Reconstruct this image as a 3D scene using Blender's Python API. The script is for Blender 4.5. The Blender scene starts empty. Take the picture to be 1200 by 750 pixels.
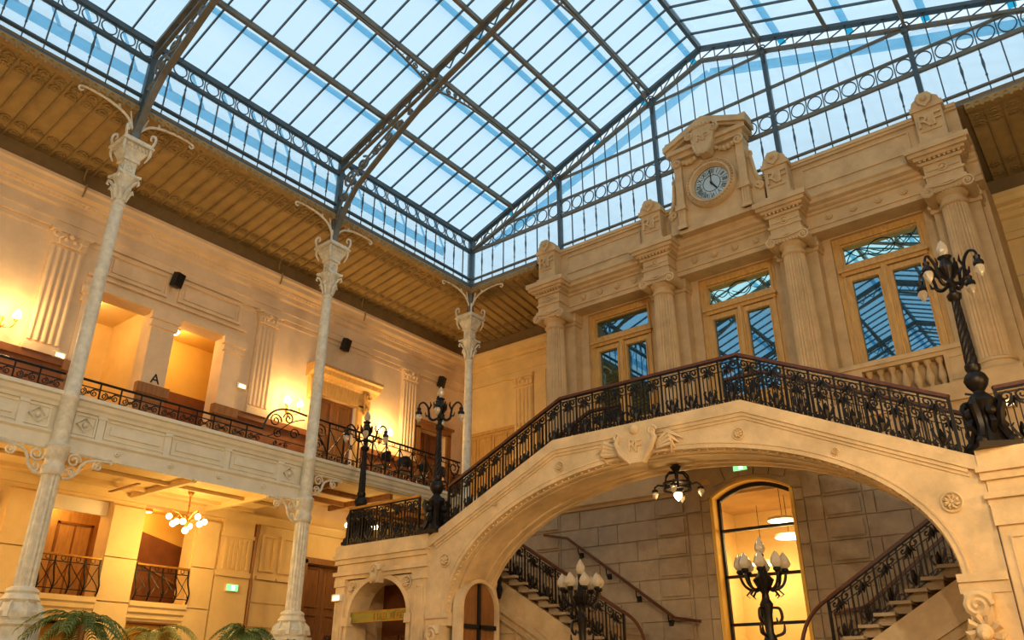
import bpy, math, random
from mathutils import Vector, Matrix
random.seed(7)
PI = math.pi
SC = bpy.context.scene
COL = SC.collection

# ------------------------------------------------------------------ camera
def make_camera():
    a, b, c, f = -0.669069881, 0.434653251, 0.0016475930, 936.624463
    fwd = Vector((math.sin(a)*math.cos(b), math.cos(a)*math.cos(b), math.sin(b)))
    right = Vector((math.cos(a), -math.sin(a), 0))
    up = right.cross(fwd)
    r2 = right*math.cos(c)+up*math.sin(c); u2 = -right*math.sin(c)+up*math.cos(c)
    cam = bpy.data.cameras.new('camera'); o = bpy.data.objects.new('camera', cam); COL.objects.link(o)
    m = Matrix((r2, u2, -fwd)).transposed().to_4x4(); m.translation = (0, 0, 1.6)
    o.matrix_world = m
    cam.sensor_width = 36; cam.lens = f*36/1200; cam.clip_start = .05; cam.clip_end = 300
    SC.camera = o
make_camera()

# ------------------------------------------------------------------ world and exposure
def S(r, g, b):
    f = lambda c: (c/255/12.92 if c/255 <= .04045 else ((c/255+.055)/1.055)**2.4)
    return (f(r), f(g), f(b))
W = bpy.data.worlds.new('world'); SC.world = W; W.use_nodes = True
nt = W.node_tree; bg = nt.nodes['Background']
bg.inputs['Color'].default_value = (*S(218, 238, 250), 1); bg.inputs['Strength'].default_value = 1.18
SC.view_settings.view_transform = 'Standard'; SC.view_settings.look = 'None'
SC.view_settings.exposure = 0.0; SC.view_settings.gamma = 1.0
SC.view_settings.use_curve_mapping = False
SC.cycles.use_denoising = True
try: SC.cycles.denoiser = 'OPENIMAGEDENOISE'
except Exception: pass
SC.cycles.max_bounces = 7; SC.cycles.diffuse_bounces = 4; SC.cycles.transparent_max_bounces = 10
SC.cycles.sample_clamp_indirect = 4.0

def lamp(name, loc, power, col=(1, .62, .25), r=.08, parent=None):
    l = bpy.data.lights.new(name, 'POINT'); l.energy = power; l.color = col; l.shadow_soft_size = r
    o = bpy.data.objects.new(name, l); COL.objects.link(o)
    if parent: o.parent = parent; loc = Vector(loc)-LOC.get(parent.name, Vector())
    o.location = loc
    return o
LOC = {}

# ------------------------------------------------------------------ materials
def mat(name, col, rough=.6, metal=0, var=.18, scale=3, bump=.0, bscale=40, spec=.4, col2=None, stretch=None):
    m = bpy.data.materials.new(name); m.use_nodes = True
    n = m.node_tree; N = n.nodes; L = n.links; p = N['Principled BSDF']
    p.inputs['Roughness'].default_value = rough; p.inputs['Metallic'].default_value = metal
    p.inputs['Specular IOR Level'].default_value = spec
    g = N.new('ShaderNodeNewGeometry')
    vec = g.outputs['Position']
    if stretch:
        mp = N.new('ShaderNodeMapping'); mp.inputs['Scale'].default_value = stretch; L.new(vec, mp.inputs['Vector']); vec = mp.outputs['Vector']
    t = N.new('ShaderNodeTexNoise'); t.inputs['Scale'].default_value = scale; t.inputs['Detail'].default_value = 6
    t.inputs['Roughness'].default_value = .65
    L.new(vec, t.inputs['Vector'])
    r = N.new('ShaderNodeValToRGB'); r.color_ramp.elements[0].position = .3; r.color_ramp.elements[1].position = .7
    c2 = col2 if col2 else tuple(c*(1-var) for c in col)
    r.color_ramp.elements[0].color = (*c2, 1); r.color_ramp.elements[1].color = (*[min(1, c*(1+var*.4)) for c in col], 1)
    L.new(t.outputs['Fac'], r.inputs['Fac']); L.new(r.outputs['Color'], p.inputs['Base Color'])
    if bump:
        t2 = N.new('ShaderNodeTexNoise'); t2.inputs['Scale'].default_value = bscale; t2.inputs['Detail'].default_value = 4
        L.new(vec, t2.inputs['Vector'])
        b = N.new('ShaderNodeBump'); b.inputs['Strength'].default_value = bump; b.inputs['Distance'].default_value = .02
        L.new(t2.outputs['Fac'], b.inputs['Height']); L.new(b.outputs['Normal'], p.inputs['Normal'])
    return m
def emit(name, col, s):
    m = bpy.data.materials.new(name); m.use_nodes = True
    p = m.node_tree.nodes['Principled BSDF']; p.inputs['Base Color'].default_value = (*col, 1)
    p.inputs['Emission Color'].default_value = (*col, 1); p.inputs['Emission Strength'].default_value = s
    return m
def roof_glass():
    m = bpy.data.materials.new('roof_glass'); m.use_nodes = True; n = m.node_tree; N = n.nodes; L = n.links
    N.remove(N['Principled BSDF'])
    t = N.new('ShaderNodeBsdfTransparent'); t.inputs['Color'].default_value = (.90, .965, 1, 1)
    d = N.new('ShaderNodeBsdfTranslucent'); d.inputs['Color'].default_value = (.86, .95, 1, 1)
    gl = N.new('ShaderNodeBsdfGlossy'); gl.inputs['Roughness'].default_value = .05; gl.inputs['Color'].default_value = (.9, .95, 1, 1)
    x = N.new('ShaderNodeMixShader'); x.inputs[0].default_value = .2
    y = N.new('ShaderNodeMixShader'); y.inputs[0].default_value = .04
    L.new(t.outputs[0], x.inputs[1]); L.new(d.outputs[0], x.inputs[2]); L.new(x.outputs[0], y.inputs[1]); L.new(gl.outputs[0], y.inputs[2])
    L.new(y.outputs[0], N['Material Output'].inputs['Surface'])
    return m
def window_glass(c=(.25, .47, .58), f=.72):
    m = bpy.data.materials.new('window_glass'); m.use_nodes = True; n = m.node_tree; N = n.nodes; L = n.links
    p = N['Principled BSDF']; p.inputs['Base Color'].default_value = (.008, .014, .02, 1); p.inputs['Roughness'].default_value = .3
    gl = N.new('ShaderNodeBsdfGlossy'); gl.inputs['Roughness'].default_value = .015; gl.inputs['Color'].default_value = (*c, 1)
    x = N.new('ShaderNodeMixShader'); x.inputs[0].default_value = f
    L.new(p.outputs[0], x.inputs[1]); L.new(gl.outputs[0], x.inputs[2]); L.new(x.outputs[0], N['Material Output'].inputs['Surface'])
    return m
def clear_glass():
    m = bpy.data.materials.new('clear_glass'); m.use_nodes = True; n = m.node_tree; N = n.nodes; L = n.links
    N.remove(N['Principled BSDF'])
    t = N.new('ShaderNodeBsdfTransparent'); t.inputs['Color'].default_value = (.96, .96, .93, 1)
    gl = N.new('ShaderNodeBsdfGlossy'); gl.inputs['Roughness'].default_value = .03
    x = N.new('ShaderNodeMixShader'); x.inputs[0].default_value = .05
    L.new(t.outputs[0], x.inputs[1]); L.new(gl.outputs[0], x.inputs[2]); L.new(x.outputs[0], N['Material Output'].inputs['Surface'])
    return m
def globe_glass():
    m = bpy.data.materials.new('globe_glass'); m.use_nodes = True
    p = m.node_tree.nodes['Principled BSDF']; p.inputs['Base Color'].default_value = (.86, .76, .58, 1)
    p.inputs['Roughness'].default_value = .15; p.inputs['Transmission Weight'].default_value = .6
    return m
def blue_sheet():
    m = bpy.data.materials.new('outer_blue_sheet'); m.use_nodes = True; n = m.node_tree; N = n.nodes; L = n.links
    p = N['Principled BSDF']; p.inputs['Base Color'].default_value = (.02, .26, .36, 1); p.inputs['Roughness'].default_value = .5
    d = N.new('ShaderNodeBsdfTransparent'); d.inputs['Color'].default_value = (.16, .68, .85, 1)
    x = N.new('ShaderNodeMixShader'); x.inputs[0].default_value = .9
    L.new(p.outputs[0], x.inputs[1]); L.new(d.outputs[0], x.inputs[2]); L.new(x.outputs[0], N['Material Output'].inputs['Surface'])
    return m
M = dict(
    stone=mat('portico_stone', S(200, 168, 122), .8, var=.22, scale=2.2, bump=.25, bscale=30),
    cream=mat('bridge_stone', S(226, 198, 152), .75, var=.3, scale=1.7, bump=.15, bscale=25),
    grey=mat('rusticated_stone', S(176, 156, 128), .85, var=.2, scale=4, bump=.5, bscale=60),
    plaster=mat('plaster', S(228, 199, 160), .85, var=.14, scale=1.6, bump=.2, bscale=50),
    yplaster=mat('yellow_plaster', S(233, 200, 136), .85, var=.12, scale=1.5, bump=.2, bscale=50),
    amber=mat('amber_plaster', S(236, 190, 92), .85, var=.1, scale=1.2),
    brown=mat('brown_dado', S(126, 74, 36), .6, var=.25, scale=5),
    white=mat('painted_iron_white', S(222, 214, 190), .5, var=.28, scale=7, bump=.1, bscale=20),
    whiteclean=mat('painted_fascia', S(224, 217, 194), .6, var=.12, scale=3),
    steel=mat('roof_steel', S(78, 92, 98), .45, .3, var=.25, scale=4),
    bronze=mat('truss_paint', S(116, 112, 100), .5, .25, var=.3, scale=4),
    outer=blue_sheet(),
    soffit=mat('soffit_board', S(172, 143, 88), .7, var=.25, scale=2.5, stretch=(1, 1, 1)),
    soffitd=mat('soffit_ridge', S(160, 132, 82), .7, var=.25, scale=2.5),
    band=mat('gutter_band', S(128, 104, 66), .7, var=.2, scale=3),
    black=mat('wrought_iron', S(36, 31, 28), .4, .5, var=.4, scale=12),
    rail=mat('handrail_wood', S(92, 54, 38), .35, var=.35, scale=9),
    fan=window_glass((.72,1,.9),.92), gold=mat('gilt_rail', S(196, 140, 60), .3, .6, var=.2, scale=8),
    wood=mat('golden_oak', S(206, 160, 88), .45, var=.3, scale=5, stretch=(4, 4, .6)),
    dwood=mat('door_wood', S(150, 100, 52), .5, var=.35, scale=5, stretch=(4, 4, .6)),
    floor=mat('stone_floor', S(180, 158, 122), .5, var=.2, scale=2),
    clockface=mat('clock_enamel', S(176, 196, 204), .4, var=.08, scale=4),
    dark=mat('dark_metal', S(24, 24, 26), .5, var=.2, scale=5),
    chrome=mat('chrome', S(210, 210, 210), .2, 1, var=.05, scale=5),
    leaf=mat('palm_leaf', S(92, 112, 40), .5, var=.45, scale=6),
    leafy=mat('palm_leaf_yellow', S(190, 170, 70), .5, var=.3, scale=6),
    brass=mat('sign_brass', S(146, 138, 58), .45, .3, var=.25, scale=8),
    green=emit('exit_green', S(120, 255, 150), 1.6),
    bulb=emit('warm_bulb', (1, .78, .42), 9), bulb2=emit('lamp_disc', (1, .9, .68), 5), spot=emit('spot_glow', (1, .72, .35), 4),
    roofglass=roof_glass(), winglass=window_glass(), clear=clear_glass(), globe=globe_glass(),
    white2=mat('white_panel', S(240, 230, 205), .7, var=.05, scale=2),
)

# ------------------------------------------------------------------ mesh helper
class B:
    def __init__(s): s.v = []; s.f = []
    def add(s, vs, fs):
        k = len(s.v); s.v += [tuple(p) for p in vs]; s.f += [tuple(i+k for i in f) for f in fs]
    def box(s, x0, x1, y0, y1, z0, z1):
        if x0 > x1: x0, x1 = x1, x0
        if y0 > y1: y0, y1 = y1, y0
        if z0 > z1: z0, z1 = z1, z0
        s.add([(x0,y0,z0),(x1,y0,z0),(x1,y1,z0),(x0,y1,z0),(x0,y0,z1),(x1,y0,z1),(x1,y1,z1),(x0,y1,z1)],
              [(3,2,1,0),(4,5,6,7),(0,1,5,4),(1,2,6,5),(2,3,7,6),(3,0,4,7)])
        return s
    def bar(s, p, q, w, h, up=(0,0,1)):
        p = Vector(p); q = Vector(q); d = (q-p).normalized(); u = Vector(up)
        if abs(d.dot(u)) > .98: u = Vector((1,0,0))
        a = d.cross(u).normalized()*w/2; b = a.cross(d).normalized()*h/2
        s.add([p-a-b,p+a-b,p+a+b,p-a+b,q-a-b,q+a-b,q+a+b,q-a+b],[(3,2,1,0),(4,5,6,7),(0,1,5,4),(1,2,6,5),(2,3,7,6),(3,0,4,7)])
        return s
    def tube(s, path, r, n=5, closed=False):
        P = [Vector(p) for p in path]; m = len(P)
        if m < 2: return s
        rr = r if isinstance(r, (list, tuple)) else [r]*m
        vs = []; prev = None
        for i in range(m):
            if closed: d = P[(i+1) % m]-P[i-1]
            else: d = P[min(i+1, m-1)]-P[max(i-1, 0)]
            d.normalize()
            if prev is None:
                u = Vector((0,0,1)) if abs(d.z) < .9 else Vector((1,0,0))
                a = d.cross(u).normalized()
            else:
                a = (prev-d*prev.dot(d))
                a = a.normalized() if a.length > 1e-6 else d.orthogonal().normalized()
            prev = a; b = d.cross(a)
            for k in range(n):
                t = 2*PI*k/n+PI/n
                vs.append(P[i]+(a*math.cos(t)+b*math.sin(t))*rr[i])
        fs = []
        for i in range(m if closed else m-1):
            j = (i+1) % m
            for k in range(n): fs.append((i*n+k, i*n+(k+1) % n, j*n+(k+1) % n, j*n+k))
        if not closed: fs += [tuple(range(n-1,-1,-1)), tuple((m-1)*n+k for k in range(n))]
        s.add(vs, fs); return s
    def lathe(s, prof, c=(0,0,0), seg=16, flute=0, fd=0, twist=0):
        m = len(prof); vs = []
        for i, (r, z) in enumerate(prof):
            for k in range(seg):
                t = 2*PI*k/seg
                q = r*(1-fd*(k % 2)) if flute else r
                t += twist*z
                vs.append((c[0]+q*math.cos(t), c[1]+q*math.sin(t), c[2]+z))
        fs = []
        for i in range(m-1):
            for k in range(seg): fs.append((i*seg+k, i*seg+(k+1) % seg, (i+1)*seg+(k+1) % seg, (i+1)*seg+k))
        fs += [tuple(range(seg-1,-1,-1)), tuple((m-1)*seg+k for k in range(seg))]
        s.add(vs, fs); return s
    def prism(s, poly, axis, a, b):
        n = len(poly)
        f = {'x': lambda u,v,w: (w,u,v), 'y': lambda u,v,w: (u,w,v), 'z': lambda u,v,w: (u,v,w)}[axis]
        ar = sum(poly[i][0]*poly[(i+1) % n][1]-poly[(i+1) % n][0]*poly[i][1] for i in range(n))
        if ar < 0: poly = poly[::-1]
        vs = [f(u,v,a) for u,v in poly]+[f(u,v,b) for u,v in poly]
        fs = [tuple(range(n-1,-1,-1)), tuple(range(n,2*n))]+[(i,(i+1) % n,n+(i+1) % n,n+i) for i in range(n)]
        if (axis == 'y') != (b < a): fs = [g[::-1] for g in fs]
        s.add(vs, fs); return s
    def ball(s, c, r, seg=10, rings=6, sz=1.0):
        s.lathe([(max(1e-4, r*math.sin(PI*i/rings)), -r*sz*math.cos(PI*i/rings)) for i in range(rings+1)], c, seg); return s
    def ring(s, c, R, r, axis='x', seg=16, n=4):
        f = {'x': lambda a,b: (0,a,b), 'y': lambda a,b: (a,0,b), 'z': lambda a,b: (a,b,0)}[axis]
        c = Vector(c)
        s.tube([c+Vector(f(R*math.cos(2*PI*k/seg), R*math.sin(2*PI*k/seg))) for k in range(seg)], r, n, True); return s
    def mesh(s, name, m, smooth=False, off=None):
        me = bpy.data.meshes.new(name)
        v = s.v if off is None else [(a-off[0], b-off[1], c-off[2]) for a,b,c in s.v]
        me.from_pydata(v, [], s.f); me.materials.append(M[m] if isinstance(m, str) else m)
        if smooth:
            me.shade_smooth(); me.set_sharp_from_angle(angle=math.radians(38))
        return me
    def obj(s, name, m, parent=None, smooth=False):
        off = LOC.get(parent.name) if parent else None
        o = bpy.data.objects.new(name, s.mesh(name, m, smooth, off)); COL.objects.link(o)
        if parent:
            o.parent = parent; LOC[o.name] = LOC.get(parent.name, Vector())
        return o
def inst(name, me, loc, parent=None, rot=None, scale=None):
    o = bpy.data.objects.new(name, me); COL.objects.link(o)
    l = Vector(loc)
    if parent: o.parent = parent; l = l-LOC.get(parent.name, Vector())
    o.location = l
    if rot: o.rotation_euler = rot
    if scale: o.scale = scale
    return o
def tag(o, label=None, cat=None, group=None, kind=None):
    if label: o['label'] = label
    if cat: o['category'] = cat
    if group: o['group'] = group
    if kind: o['kind'] = kind
    return o
def thing(name, label, cat, loc=(0,0,0), group=None):
    o = bpy.data.objects.new(name, None); COL.objects.link(o); o.location = loc; o.empty_display_size = .2
    LOC[o.name] = Vector(loc)
    return tag(o, label, cat, group)
def struct(b, name, m, smooth=False):
    o = b.obj(name, m, None, smooth); o['kind'] = 'structure'; return o
def sroot(name):
    o = bpy.data.objects.new(name, None); COL.objects.link(o); LOC[o.name] = Vector(); o['kind'] = 'structure'; return o
def dup(root, loc, label=None, rz=0, group=None):
    r = root.copy(); COL.objects.link(r); r.location = loc; r.rotation_euler = (0,0,rz)
    if label: r['label'] = label
    if group: r['group'] = group
    for ch in list(root.children):
        c = ch.copy(); COL.objects.link(c); c.parent = r
        for g in ch.children:
            d = g.copy(); COL.objects.link(d); d.parent = c
    return r
class Face:   # a wall plane: u along the wall, z up, d outwards into the hall
    def __init__(s, ax, F, sg): s.ax = ax; s.F = F; s.sg = sg
    def p(s, u, z, d=0):
        w = s.F+s.sg*d
        return (w,u,z) if s.ax == 'x' else (u,w,z)
    def box(s, b, u0, u1, z0, z1, d0, d1):
        a = s.p(u0,z0,d0); c = s.p(u1,z1,d1); b.box(a[0],c[0],a[1],c[1],a[2],c[2]); return b
    def poly(s, b, pts, d0, d1): b.prism(pts, s.ax, s.F+s.sg*d0, s.F+s.sg*d1); return b
    def run(s, b, prof, u0, u1):
        b.prism([(s.F+s.sg*d, z) for d, z in prof], 'y' if s.ax == 'x' else 'x', u0, u1); return b
    def frame(s, b, u0, u1, z0, z1, w, d0, d1):
        s.box(b,u0,u1,z1-w,z1,d0,d1); s.box(b,u0,u1,z0,z0+w,d0,d1); s.box(b,u0,u0+w,z0+w,z1-w,d0,d1); s.box(b,u1-w,u1,z0+w,z1-w,d0,d1); return b
    def holes(s, b, u0, u1, z0, z1, hs, d0, d1):
        us = sorted({u0,u1,*[h[0] for h in hs],*[h[1] for h in hs]}); zs = sorted({z0,z1,*[h[2] for h in hs],*[h[3] for h in hs]})
        for i in range(len(us)-1):
            run = None
            for j in range(len(zs)-1):
                cu = (us[i]+us[i+1])/2; cz = (zs[j]+zs[j+1])/2
                if any(h[0] < cu < h[1] and h[2] < cz < h[3] for h in hs): 
                    if run is not None: s.box(b,us[i],us[i+1],run,zs[j],d0,d1); run = None
                elif run is None: run = zs[j]
            if run is not None: s.box(b,us[i],us[i+1],run,z1,d0,d1)
        return b
def text_mesh(t, size, ext, m):
    cu = bpy.data.curves.new('t', 'FONT'); cu.body = t; cu.size = size; cu.extrude = ext; cu.align_x = 'CENTER'; cu.align_y = 'CENTER'; cu.resolution_u = 2
    o = bpy.data.objects.new('t', cu); COL.objects.link(o)
    me = bpy.data.meshes.new_from_object(o); bpy.data.objects.remove(o); bpy.data.curves.remove(cu)
    me.materials.clear(); me.materials.append(M[m]); return me
def spiral(c, r0, r1, a0, turns, n=14, plane='xz'):
    out = []
    for i in range(n+1):
        t = i/n; r = r0+(r1-r0)*t; a = a0+turns*2*PI*t
        u = r*math.cos(a); v = r*math.sin(a)
        out.append((c[0]+u, c[1], c[2]+v) if plane == 'xz' else ((c[0], c[1]+u, c[2]+v) if plane == 'yz' else (c[0]+u, c[1]+v, c[2])))
    return out
def cr(pts, sub=4):
    P = [Vector(p) for p in pts]; out = []
    for i in range(len(P)-1):
        a = P[max(0,i-1)]; b = P[i]; c = P[i+1]; d = P[min(len(P)-1,i+2)]
        for k in range(sub):
            t = k/sub; out.append(.5*((2*b)+(c-a)*t+(2*a-5*b+4*c-d)*t*t+(3*b-a-3*c+d)*t**3))
    out.append(P[-1]); return out
def rs(r, sub=4):
    out = []
    for i in range(len(r)-1): out += [r[i]+(r[i+1]-r[i])*k/sub for k in range(sub)]
    return out+[r[-1]]
def bez(p0, p1, p2, p3, n=10):
    P = [Vector(p) for p in (p0,p1,p2,p3)]
    return [P[0]*(1-t)**3+P[1]*3*t*(1-t)**2+P[2]*3*t*t*(1-t)+P[3]*t**3 for t in [i/n for i in range(n+1)]]

# ------------------------------------------------------------------ main planes
XL, XWL, XR, XWR = -15.0, -17.8, 1.84, 4.64
YE, YW, YB, YWB = 16.87, 19.8, -10.58, -13.4
BAY = 5.49; XC = -6.58
ZS = 6.57; ZE = 13.17; ZT = 14.92; ZR = 18.14
TRY = [YE-BAY*k for k in range(1, 5)]
zr = lambda x: ZT+(ZR-ZT)*(1-abs(x-XC)/(XC-XL))
LW = Face('x', XWL, 1); EW = Face('y', YW, -1)

# ================================================================== THE ROOM SHELL
struct(B().box(-18.6, 5.2, YWB-.4, 20.4, -.2, 0), 'floor', 'floor')
# left wall with its openings
UPH = [(6.95,8.4,ZS,10.0),(9.0,10.4,ZS,10.0),(13.55,15.05,ZS,9.3),(17.67,18.95,ZS,9.3)]
GRH = [(7.1,8.4,3.37,5.37),(9.15,10.45,3.37,5.45),(9.2,10.4,.3,2.96),(7.1,8.35,.3,2.9),(13.71,15.2,0,4.65)]
b = B(); LW.holes(b, YWB, 20.2, 5.9, 13.3, UPH, -.45, 0); wall_left = struct(b, 'wall_left', 'plaster')
b = B(); LW.holes(b, YWB, 20.2, 0, 5.9, GRH, -.45, 0); wall_leftg = struct(b, 'wall_left_lower', 'yplaster')
# end wall (behind the portico) left and right of it
b = B(); EW.box(b, -18.2, 5.1, 5.9, 13.3, -.4, 0); wall_end = struct(b, 'wall_end', 'yplaster')
b = B(); EW.box(b, -18.2, 5.1, 0, 5.9, -.4, 0); struct(b, 'wall_end_lower', 'yplaster')
b = B(); b.box(XWR, XWR+.4, YWB, 20.2, 0, 13.3); struct(b, 'wall_right', 'plaster')
b = B(); b.box(-18.2, 5.1, YWB-.4, YWB, 0, 13.3); struct(b, 'wall_back', 'plaster')

# entablature of the upper gallery walls: architrave, dentils, cornice, gutter band
CORN = [(0,11.12),(.07,11.12),(.07,11.3),(.1,11.3),(.1,11.36),(.06,11.36),(.06,11.62),(.14,11.66),(.14,11.78),(.24,11.84),(.24,11.9),(.38,11.94),(.4,12.06),(.46,12.1),(.46,12.18),(0,12.18)]
b = B(); LW.run(b, CORN, YWB, 19.8); c1 = b.obj('cornice', 'plaster', wall_left)
b = B(); EW.run(b, CORN, -17.8, XWR); b.obj('cornice', 'yplaster', wall_end)
b = B()
y = -2
while y < 19.3: LW.box(b, y, y+.06, 11.79, 11.85, .13, .22); y += .115
o = b.obj('dentil_course', 'plaster', wall_left); o['kind'] = 'stuff'
b = B(); x = -17.3
while x < 2:
    if not -12.7 < x < -.6: EW.box(b, x, x+.06, 11.79, 11.85, .13, .22)
    x += .115
o = b.obj('dentil_course', 'yplaster', wall_end); o['kind'] = 'stuff'
b = B(); LW.box(b, YWB, 19.8, 12.18, 12.62, 0, .30); b.obj('gutter_band', 'band', wall_left)
b = B(); EW.box(b, -17.8, XWR, 12.18, 12.62, 0, .30); b.obj('gutter_band', 'band', wall_end)
b = B(); LW.box(b, YWB, 19.8, 10.98, 11.03, 0, .03); b.obj('picture_moulding', 'plaster', wall_left)

# fluted pilasters
def pilaster(face, u0, u1, zb, zt, m, parent):
    b = B(); w = u1-u0
    face.box(b, u0-.04, u1+.04, zb, zb+.1, 0, .16); face.box(b, u0-.02, u1+.02, zb+.1, zb+.17, 0, .14)
    face.box(b, u0, u1, zb+.17, zt-.36, 0, .07)
    n = 5; fw = w/n
    for i in range(n): 
        a = u0+fw*i+fw*.16
        pts = [(a+fw*.68*k/4, 0) for k in range(5)]
        for z0, z1 in [(zb+.25, zt-.44)]:
            fa = [face.p(a+fw*.34-fw*.34*math.cos(PI*k/5), z0, .07+fw*.3*math.sin(PI*k/5)) for k in range(6)]
            fb = [face.p(a+fw*.34-fw*.34*math.cos(PI*k/5), z1, .07+fw*.3*math.sin(PI*k/5)) for k in range(6)]
            b.add(fa+fb, [(k, k+1, 6+k+1, 6+k) for k in range(5)]+[tuple(range(6)), tuple(range(11, 5, -1))])
    o = b.obj('pilaster', m, parent)
    b = B(); c = (u0+u1)/2
    face.poly(b, [(u0-.01, zt-.36), (u1+.01, zt-.36), (u1+.05, zt-.08), (u0-.05, zt-.08)], 0, .13)
    face.box(b, u0-.09, u1+.09, zt-.08, zt, 0, .2)
    for sgn in (-1, 1):
        cc = face.p(c+sgn*w*.44, zt-.15, .15)
        b.tube(spiral(cc, .085, .015, PI/2, 1.6*sgn, 14, 'yz' if face.ax == 'x' else 'xz'), .028, 5)
        cc2 = face.p(c+sgn*w*.14, zt-.22, .15); b.ball(cc2, .055, 6, 4)
        b.tube([face.p(c+sgn*w*.3, zt-.36, .13), face.p(c+sgn*w*.33, zt-.24, .17), face.p(c+sgn*w*.26, zt-.2, .2)], .03, 5)
    b.ball(face.p(c, zt-.12, .16), .07, 7, 5)
    b.obj('pilaster_capital', m, o, True)
    return o
for u0, u1 in ((5.77,6.5),(11.27,11.9),(16.78,17.42),(.3,1.0)): pilaster(LW, u0, u1, 8.14, 11.1, 'plaster', wall_left)
pilaster(EW, -15.5, -14.75, 8.3, 11.1, 'yplaster', wall_end); pilaster(EW, -13.6, -12.85, 8.3, 11.1, 'yplaster', wall_end)
b = B(); EW.box(b, -14.66, -14.2, 8.3, 11.12, 0, .08); EW.frame(b, -14.15, -13.7, 8.5, 11.0, .05, 0, .05); b.obj('wall_panel', 'yplaster', wall_end)
# dado under the gallery pilasters
b = B()
for u0, u1 in ((YWB,6.95),(10.4,13.3),(15.3,17.5),(19.1,19.8)): LW.box(b,u0,u1,ZS,7.98,0,.06); LW.box(b,u0,u1,7.98,8.14,0,.13)
b.obj('dado', 'brown', wall_left)
b = B(); EW.box(b, -17.8, -12.4, ZS, 9.38, 0, .05); EW.box(b, -17.8, -12.4, 9.38, 9.48, 0, .1)
for k in range(8):
    u = -17.7+k*.66; EW.frame(b, u, u+.58, 8.35, 9.3, .05, .05, .08); EW.frame(b, u, u+.58, 6.8, 8.25, .05, .05, .08)
b.obj('wood_dado', 'wood', wall_end)
b = B()
for u in (-1.15, -.2, .75):
    EW.frame(b, u, u+.8, 8.3, 9.6, .05, 0, .05); EW.frame(b, u, u+.8, 9.75, 10.25, .05, 0, .05)
b.obj('wall_panel', 'plaster', wall_end)
# frieze panels and piers of the double opening
b = B(); LW.box(b, 6.7, 10.95, 10.0, 10.12, 0, .1); LW.box(b, 6.7, 10.95, 10.12, 10.24, 0, .06); LW.box(b, 6.7, 10.95, 10.3, 10.36, 0, .09)
b.obj('architrave', 'plaster', wall_left)
for u0, u1 in ((7.05,8.62),(8.92,10.72)):
    b = B(); LW.frame(b, u0, u1, 10.45, 11.06, .07, 0, .07); LW.box(b, u0+.16, u1-.16, 10.58, 10.93, 0, .03); b.obj('frieze_panel', 'plaster', wall_left)
for u0, u1 in ((6.72,6.97),(8.4,9.0),(10.4,10.9)):
    b = B(); LW.box(b,u0,u1,8.14,10.0,0,.05); LW.box(b,u0-.05,u1+.05,9.62,9.72,0,.1); LW.box(b,u0-.08,u1+.08,9.8,10.0,0,.14); LW.box(b,u0-.03,u1+.03,9.72,9.8,0,.08)
    pier = b.obj('pier', 'plaster', wall_left)
    b = B(); LW.box(b,u0-.05,u1+.05,7.75,7.9,0,.1); LW.box(b,u0-.1,u1+.1,7.9,8.14,0,.16); LW.box(b,u0-.04,u1+.04,ZS,7.75,0,.08); b.obj('pier_plinth', 'dwood', pier)
o = inst('letter', text_mesh('A', .34, .008, 'dark'), LW.p(8.74, 8.32, .062), wall_left, (PI/2,0,PI/2))
# rooms behind the upper openings
def room(name, x0, x1, y0, y1, z0, z1, m, parts=None):
    b = B(); t = .1
    b.box(x0-t,x0,y0-t,y1+t,z0-t,z1+t); b.box(x0,x1,y0-t,y0,z0-t,z1+t); b.box(x0,x1,y1,y1+t,z0-t,z1+t); b.box(x0,x1,y0,y1,z0-t,z0); b.box(x0,x1,y0,y1,z1,z1+t)
    return struct(b, name, m)
r1 = room('wall_room_cream', -20.6, -18.25, 6.3, 8.7, ZS-.05, 10.45, 'yplaster')
r2 = room('wall_room_amber', -19.6, -18.25, 8.95, 11.6, ZS-.05, 10.25, 'amber')
B().box(-19.6,-19.55,8.95,11.5,ZS,8.8).box(-19.55,-18.3,11.5,11.6,ZS,8.8).obj('dado', 'brown', r2)
for (nm, lb, x, y, z, pw) in (('ceiling_lamp','opal ceiling lamp inside the cream alcove behind the gallery',-19.2,7.3,10.3,60),('ceiling_lamp','opal ceiling lamp inside the amber alcove behind the gallery',-18.8,9.5,10.1,45)):
    t = thing(nm, lb, 'lamp', (x,y,z+.15)); B().lathe([(.16,.15),(.16,.1),(.13,.06)],(x,y,z),14).obj('mount','gold',t); B().lathe([(.13,.06),(.15,.02),(.1,-.05),(.02,-.08)],(x,y,z),14).obj('shade','bulb2',t,True)
    lamp('bulb', (x,y,z-.2), pw, (1,.7,.28), .12, t)

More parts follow.
